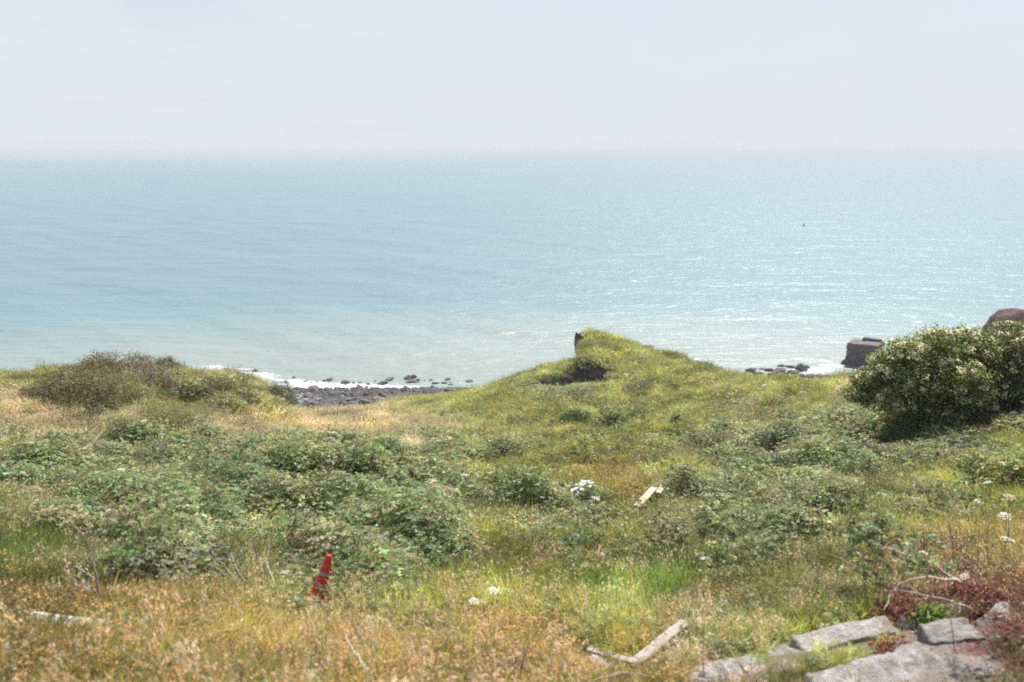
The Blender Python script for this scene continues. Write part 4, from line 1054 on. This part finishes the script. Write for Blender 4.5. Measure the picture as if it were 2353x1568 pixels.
# ------------------------------------------------------------------ traffic cone
def cone():
    b = ground(CONE); t = empty('traffic_cone', b, 'faded red traffic cone leaning in the weeds at the edge of the brambles', 'traffic cone')
    Hc = .50; r0, r1 = .125, .028; n_ = 28
    def lathe(prof, sides=28):
        V = []; F = []
        for i, (r, z) in enumerate(prof):
            for s in range(sides):
                a = 2*math.pi*s/sides; V.append((r*math.cos(a), r*math.sin(a), z))
        for i in range(len(prof)-1):
            for s in range(sides):
                s2 = (s+1) % sides; F.append((i*sides+s, i*sides+s2, (i+1)*sides+s2, (i+1)*sides+s))
        return np.array(V), np.array(F)
    m, nt, out = new_mat('cone_plastic')
    tcn = N(nt, 'ShaderNodeTexCoord')
    nz_ = N(nt, 'ShaderNodeTexNoise', {'Vector': tcn.outputs['Object'], 'Scale': 9, 'Detail': 6, 'Roughness': .7})
    c_ = ramp(nt, nz_.outputs['Fac'], [(0.35, (0.56, 0.022, 0.012)), (0.58, (0.68, 0.06, 0.028)), (0.72, (0.62, 0.22, 0.16))])
    p_ = N(nt, 'ShaderNodeBsdfPrincipled', {'Base Color': c_, 'Roughness': .5}); nt.links.new(p_.outputs[0], out.inputs[0])
    ms, nt, out = new_mat('scuffed_band')
    tcn = N(nt, 'ShaderNodeTexCoord')
    nz_ = N(nt, 'ShaderNodeTexNoise', {'Vector': tcn.outputs['Object'], 'Scale': 14, 'Detail': 6, 'Roughness': .7})
    c_ = ramp(nt, nz_.outputs['Fac'], [(0.42, (0.55, 0.06, 0.05)), (0.52, (0.50, 0.38, 0.36)), (0.7, (0.62, 0.56, 0.54))])
    p_ = N(nt, 'ShaderNodeBsdfPrincipled', {'Base Color': c_, 'Roughness': .6}); nt.links.new(p_.outputs[0], out.inputs[0])
    R_ = lambda z: r0 + (r1 - r0)*z/Hc
    V, F = lathe([(R_(0)+.02, .03), (R_(.03), .055), (R_(.25), .25), (R_(Hc-.02), Hc-.02), (R_(Hc)-.004, Hc), (r1-.012, Hc-.003), (r1-.014, Hc-.06)])
    link('body', np_mesh('body', V, F, smooth=True), m, t)
    V, F = lathe([(R_(.27)+.003, .27), (R_(.31)+.003, .31)]); link('band', np_mesh('band', V, F, smooth=True), ms, t)
    V, F = lathe([(R_(.08)+.003, .08), (R_(.19)+.003, .19)]); link('band', np_mesh('band', V, F, smooth=True), ms, t)
    link('base', rough_box('base', .36, .36, .035, m, 4, 8, 8, 2, .003, 0, 4, .01), None, t, (0, 0, .017))
    t.rotation_euler = (math.radians(-4), math.radians(14), math.radians(15)); t.location = (b.x, b.y, b.z + .02)
cone()

# ------------------------------------------------------------------ umbel flowers
def umbel_mesh(seed, col):
    q_ = random.Random(seed); g = Geo()
    for i in range(16):
        a = i*2.4; r = .5*math.sqrt((i+.5)/16); z = .18*(1-(r/.5)**2)
        for j in range(7):
            v = q_.uniform(.85, 1.08)
            leaf(g, (r*math.cos(a)+q_.uniform(-.07, .07), r*math.sin(a)+q_.uniform(-.07, .07), z+q_.uniform(-.03, .03)), (q_.uniform(-.4, .4), q_.uniform(-.4, .4), 1), (q_.uniform(-1, 1), q_.uniform(-1, 1), 0), .12, .1, tuple(np.array(col)*v))
        tube(g, [(0, 0, -.35), (r*math.cos(a), r*math.sin(a), z-.02)], [.012, .008], 3, (.25, .28, .14))
    me = g.mesh('flower_head'); me.materials.append(M_FLOWER); return me
UW = [umbel_mesh(i, (.80, .80, .78)) for i in range(3)]; UP = [umbel_mesh(9, (.72, .50, .44))]; UPU = [umbel_mesh(10, (.45, .20, .45))]; UY = [umbel_mesh(11, (.70, .52, .04))]
def umbel(Sx, Sy, wpx, h, label, meshes=UW, cat='flower', group=None, tilt=.25, name='umbel_flower', hz=.8):
    if Sy > 1150: h *= .62
    p, d = place(Sx, Sy, h); sl = math.hypot(d, EYE-p.z-h); s = wpx*1.2*px(sl)
    t = empty(name, p, label, cat, group); q_ = random.Random(int(Sx*7+Sy))
    g = Geo(); top = Vector((0, 0, h))
    o = q_.uniform(-.1, .1)*h
    tube(g, [(o, q_.uniform(-.05, .05), -.05), (o*.6, 0, h*.5), (0, 0, h-s*.25)], [.006, .005, .003], 5)
    st = link('stem', g.mesh('stem', True), M_STEM, t)
    hd = link('flower_head', q_.choice(meshes), None, t, top, (tilt + q_.uniform(-.2, .2), q_.uniform(-.25, .25), q_.uniform(0, 6)), (s, s, s*hz))
    return t
umbel(1340, 1121, 44, 1.0, 'tallest white umbel flower, with the widest head, in mid slope', tilt=.2, hz=1.3)
umbel(1369, 1146, 16, 1.0, 'small white umbel just below and right of the widest one')
umbel(1068, 1093, 18, .8, 'cream umbel at the top edge of the brambles, left of the yellow grass')
umbel(1048, 1126, 12, .7, 'small white umbel in the brambles below the cream one')
umbel(1133, 1357, 20, .55, 'flat white umbel in the grass at bottom centre, upper of a pair')
umbel(1089, 1382, 20, .5, 'flat white umbel in the grass at bottom centre, lower of a pair')
umbel(1121, 1340, 9, .5, 'tiny white flower just above the bottom-centre pair')
umbel(881, 1326, 14, .5, 'white flower nearest the traffic cone on its right, upper of two')
umbel(905, 1346, 12, .45, 'white flower right of the traffic cone, lower of two')
umbel(278, 1081, 14, .7, 'white flower above dark gaps in the brambles at left')
umbel(1619, 1284, 16, .6, 'white umbel at the left foot of the grey-green bush at lower right')
umbel(1657, 1291, 8, .5, 'faint white flower beside the grey-green bush at lower right')
umbel(2124, 1272, 18, .6, 'white flower above the arching dry stems at right')
umbel(2217, 1325, 16, .5, 'white flower at the upper edge of the red-brown litter')
umbel(2313, 1240, 24, .8, 'largest white flower at the right edge, above the yellow ones')
umbel(2309, 1186, 20, .9, 'white flower at the right edge, second up from the yellow ones')
umbel(2318, 1142, 16, .9, 'pinkish white flower at the right edge', UP)
umbel(2270, 1110, 14, .8, 'pale flower in a loose row left of the pinkish right-edge one')
umbel(2245, 1152, 12, .8, 'small pale flower below the loose row near the right edge')
umbel(2054, 1048, 10, .5, 'small white flower under the elder shade')
umbel(1889, 967, 8, .4, 'single bright white flower in the grass left of the elder')
umbel(2085, 1195, 9, .6, 'tiny white flower in the grass right of centre')
umbel(537, 993, 7, .4, 'tiny white flower in the straw grass at left')
umbel(605, 992, 11, .45, 'purple thistle in the straw grass below the left mound', UPU, name='thistle')
umbel(1277, 1481, 14, .35, 'pink flower among the rusty flowers at bottom centre', UP, name='pink_flower')
umbel(966, 1405, 12, .35, 'pink flower, left one of the cluster below the flat white umbels', UP, name='pink_flower')
umbel(1003, 1404, 11, .35, 'pink flower, right one of the cluster below the flat white umbels', UP, name='pink_flower')
umbel(971, 1427, 10, .3, 'pink flower lowest in the cluster below the flat white umbels', UP, name='pink_flower')
umbel(1112, 1385, 11, .45, 'pale pink flower beside the lower flat white umbel', UP, name='pink_flower')
for i, (a, b, l) in enumerate([(1770, 872, 'leftmost'), (1745, 880, 'faintest'), (1850, 876, 'middle'), (1920, 885, 'rightmost')]):
    umbel(a + 12, b + 6, 11, .45, 'pale flower head on the skyline grass left of the elder, ' + l + ' of four')

def ragwort(Sx, Sy, n_, label, seed, spread=34):
    p, d = place(Sx, Sy + 30); sl = math.hypot(d, EYE-p.z); m = px(sl); q_ = random.Random(seed)
    t = empty('yellow_flower_plant', p, label, 'flower')
    for i in range(n_):
        x = q_.uniform(-1, 1)*spread*m; y = q_.uniform(-.15, .15); h = (30 + q_.uniform(-18, 26))*m
        g = Geo(); tube(g, [(x*.3, y*.5, -.05), (x*.8, y, h*.6), (x, y, h)], [.006, .005, .003], 4)
        st = link('stem', g.mesh('stem', True), M_STEM, t)
        s = q_.uniform(8, 14)*m
        link('flower_head', UY[0], None, t, (x, y, h), (q_.uniform(.1, .5), q_.uniform(-.3, .3), q_.uniform(0, 6)), (s, s, s*.8))
ragwort(2232, 1222, 9, 'clump of yellow flowers right of centre, upper of two clumps by the right edge', 1)
ragwort(2290, 1282, 12, 'clump of yellow flowers at the right edge, lower of two clumps', 2, 40)

# ------------------------------------------------------------------ dead stems and branches
def stick(name, pts, rad, label, mat, cat='dead stem', forks=0, seed=1, group=None):
    P = []
    for (a, b, h) in pts:
        if name == 'dead_branch': h = h*1.4 + .12
        p, d = place(a, b, h); p.z += h; P.append(p)
    if name == 'dead_branch': rad *= 1.25
    o0 = P[0].copy(); L = [p - o0 for p in P]
    # smooth path
    path = []
    for i in range(len(L)-1):
        for k in range(4): path.append(L[i].lerp(L[i+1], k/4))
    path.append(L[-1]); q_ = random.Random(seed)
    path = [p + Vector((q_.uniform(-1, 1), q_.uniform(-1, 1), q_.uniform(-1, 1)))*rad*.7 for p in path]
    g = Geo(); nn = len(path); tube(g, path, [rad*(1 - .75*i/(nn-1)) for i in range(nn)], 6)
    t = empty(name, o0, label, cat, group)
    link('stem', g.mesh('stem', True), mat, t)
    for f in range(forks):
        i = q_.randint(nn//3, nn-2); s_ = path[i]; dr = (path[-1] - path[0]).normalized(); side = Vector((q_.uniform(-1, 1), q_.uniform(-.4, .4), q_.uniform(0, .9)))
        e_ = s_ + (dr*.7 + side*.7)*q_.uniform(.15, .35)*(path[-1]-path[0]).length
        g2 = Geo(); tube(g2, [s_, s_.lerp(e_, .5) + side*.02, e_], [rad*.5, rad*.35, rad*.15], 5); link('twig', g2.mesh('twig', True), mat, t)
    return t
D = M_TWIG
stick('dead_branch', [(572, 1350, .05), (545, 1315, .2), (528, 1270, .35), (548, 1215, .55)], .012, 'tall pale forked dead stem in the middle of the bare stems left of the cone', D, 'dead branch', 3, 1)
stick('dead_branch', [(560, 1352, .03), (520, 1310, .18), (482, 1262, .34)], .014, 'long pale dead stem leaning left from the bare stem cluster', D, 'dead branch', 2, 2)
stick('dead_branch', [(548, 1335, .03), (505, 1312, .1), (478, 1295, .16)], .013, 'lowest, almost flat dead stem of the bare stem cluster', D, 'dead branch', 0, 3)
stick('dead_branch', [(598, 1350, .03), (570, 1315, .12), (552, 1272, .3)], .011, 'thin dead stem just right of the tall forked one', D, 'dead branch', 1, 4)
stick('dead_branch', [(612, 1345, .03), (594, 1280, .25), (576, 1220, .5)], .011, 'tall thin dead stem, right part of the bare stem cluster', D, 'dead branch', 2, 5)
stick('dead_branch', [(640, 1360, .03), (618, 1310, .15), (604, 1270, .28)], .010, 'short dead stem, rightmost of the bare stem cluster', D, 'dead branch', 1, 6)
stick('dead_branch', [(232, 1380, .03), (222, 1325, .2), (205, 1270, .4), (196, 1215, .6)], .012, 'curved pale dead stem standing alone at left above rusty flowers', D, 'dead branch', 2, 7)
stick('dead_branch', [(230, 1350, .05), (205, 1318, .15), (170, 1300, .18)], .009, 'bent dead stem branching low at left beside the curved one', D, 'dead branch', 0, 8)
stick('dead_branch', [(455, 1370, .03), (435, 1320, .15), (412, 1270, .3)], .009, 'slender dead stem left of the bare stem cluster', D, 'dead branch', 1, 9)
stick('dead_branch', [(860, 1562, .02), (820, 1510, .08), (790, 1460, .15)], .013, 'thick pale dead stem lying at the bottom, left of centre', D, 'dead branch', 1, 10)
stick('dead_branch', [(930, 1340, .1), (860, 1318, .2), (800, 1296, .25)], .004, 'thin dry stalk sloping right of the traffic cone', D, 'dead stem', 0, 11)
stick('dead_branch', [(1235, 1545, .02), (1180, 1530, .05), (1115, 1514, .06)], .008, 'low arching dry stem at bottom centre', D, 'dead stem', 1, 12)
stick('dead_branch', [(1190, 1560, .0), (1205, 1510, .12), (1222, 1462, .3)], .007, 'upright twiggy dry stem at bottom centre', D, 'dead stem', 4, 13)
stick('dead_branch', [(1180, 1560, .0), (1186, 1520, .1), (1182, 1470, .28)], .006, 'second upright dry stem at bottom centre, left of the twiggy one', D, 'dead stem', 2, 14)
stick('dead_branch', [(1340, 1575, .02), (1420, 1546, .08), (1500, 1552, .04)], .007, 'arched pale dry stem below the weathered planks', D, 'dead stem', 0, 15)
stick('dead_branch', [(2215, 1345, .1), (2150, 1300, .2), (2050, 1262, .25), (1990, 1246, .2)], .013, 'long pale dry stem arching over the slope at right, uppermost', D, 'dead branch', 1, 16)
stick('dead_branch', [(2200, 1335, .1), (2130, 1325, .25), (2060, 1345, .12), (2030, 1400, .03)], .010, 'dry stem curving down to the ground beside the red-brown litter', D, 'dead branch', 1, 17)
stick('dead_branch', [(2130, 1370, .04), (2030, 1330, .12), (1900, 1270, .16)], .009, 'straight pale dry stem running left from the red-brown litter', D, 'dead branch', 0, 18)
stick('dead_branch', [(2230, 1400, .03), (2170, 1375, .12), (2060, 1356, .1)], .009, 'pale dry stem crossing the red-brown litter', D, 'dead branch', 1, 19)
stick('dark_stalk', [(2193, 1500, .0), (2182, 1400, .35), (2176, 1300, .7), (2180, 1190, 1.0)], .0035, 'tall thin dark stalk rising from the rubble at right', M_TWIGD, 'plant stalk', 2, 20)
stick('dark_stalk', [(2250, 1400, .0), (2248, 1320, .3), (2246, 1250, .6)], .005, 'thin reddish stalk right of the tall dark one', M_TWIGD, 'plant stalk', 1, 21)
stick('dark_stalk', [(1883, 932, .0), (1885, 905, .8), (1883, 880, 1.3)], .022, 'dark bare stalk upright in the grass left of the elder', M_TWIGD, 'plant stalk', 0, 22)
stick('dark_stalk', [(755, 1140, .1), (745, 1118, .4), (738, 1102, .7)], .014, 'short dark stalk leaning in the brambles at centre', M_TWIGD, 'plant stalk', 0, 23)
stick('dead_branch', [(195, 1045, .1), (225, 1005, .4), (240, 985, .6)], .016, 'pale stalk leaning right in the straw grass at left', D, 'dead stem', 0, 25)
stick('dead_branch', [(370, 1085, .1), (367, 1050, .4), (366, 1015, .8)], .013, 'upright pale brown stalk above the brambles at left', D, 'dead stem', 1, 26)
stick('dead_branch', [(1618, 1556, .0), (1614, 1500, .15), (1618, 1460, .3)], .004, 'thin dry stem on the bare patch by the slab', D, 'dead stem', 1, 27)

# ------------------------------------------------------------------ far buoy on the water
bo = at(1847, 520, (EYE)/tandep(1847, 520)); bo.z = 0
t = empty('buoy', bo, 'tiny dark buoy with a pointed top far out on the water', 'buoy')
M_BUOY = rough_mat('buoy_paint', [(0.3, (0.05, 0.03, 0.05)), (0.7, (0.13, 0.07, 0.08))], 1, .1)
def lathe2(prof, sides=14):
    V = []; F = []
    for (r, z) in prof:
        for s in range(sides):
            a = 2*math.pi*s/sides; V.append((r*math.cos(a), r*math.sin(a), z))
    for i in range(len(prof)-1):
        for s in range(sides):
            s2 = (s+1) % sides; F.append((i*sides+s, i*sides+s2, (i+1)*sides+s2, (i+1)*sides+s))
    return np_mesh('lathe', V, F, smooth=False)
t.scale = (.62, .62, .62)
link('float', lathe2([(.5, -.5), (1.0, -.1), (1.05, .35), (.6, .6), (.15, .65)]), M_BUOY, t)
link('tower', lathe2([(.5, .6), (.18, 2.0), (.16, 2.05)], 4), M_BUOY, t)
link('topmark', lathe2([(.3, 2.0), (.02, 2.7)], 8), M_BUOY, t)
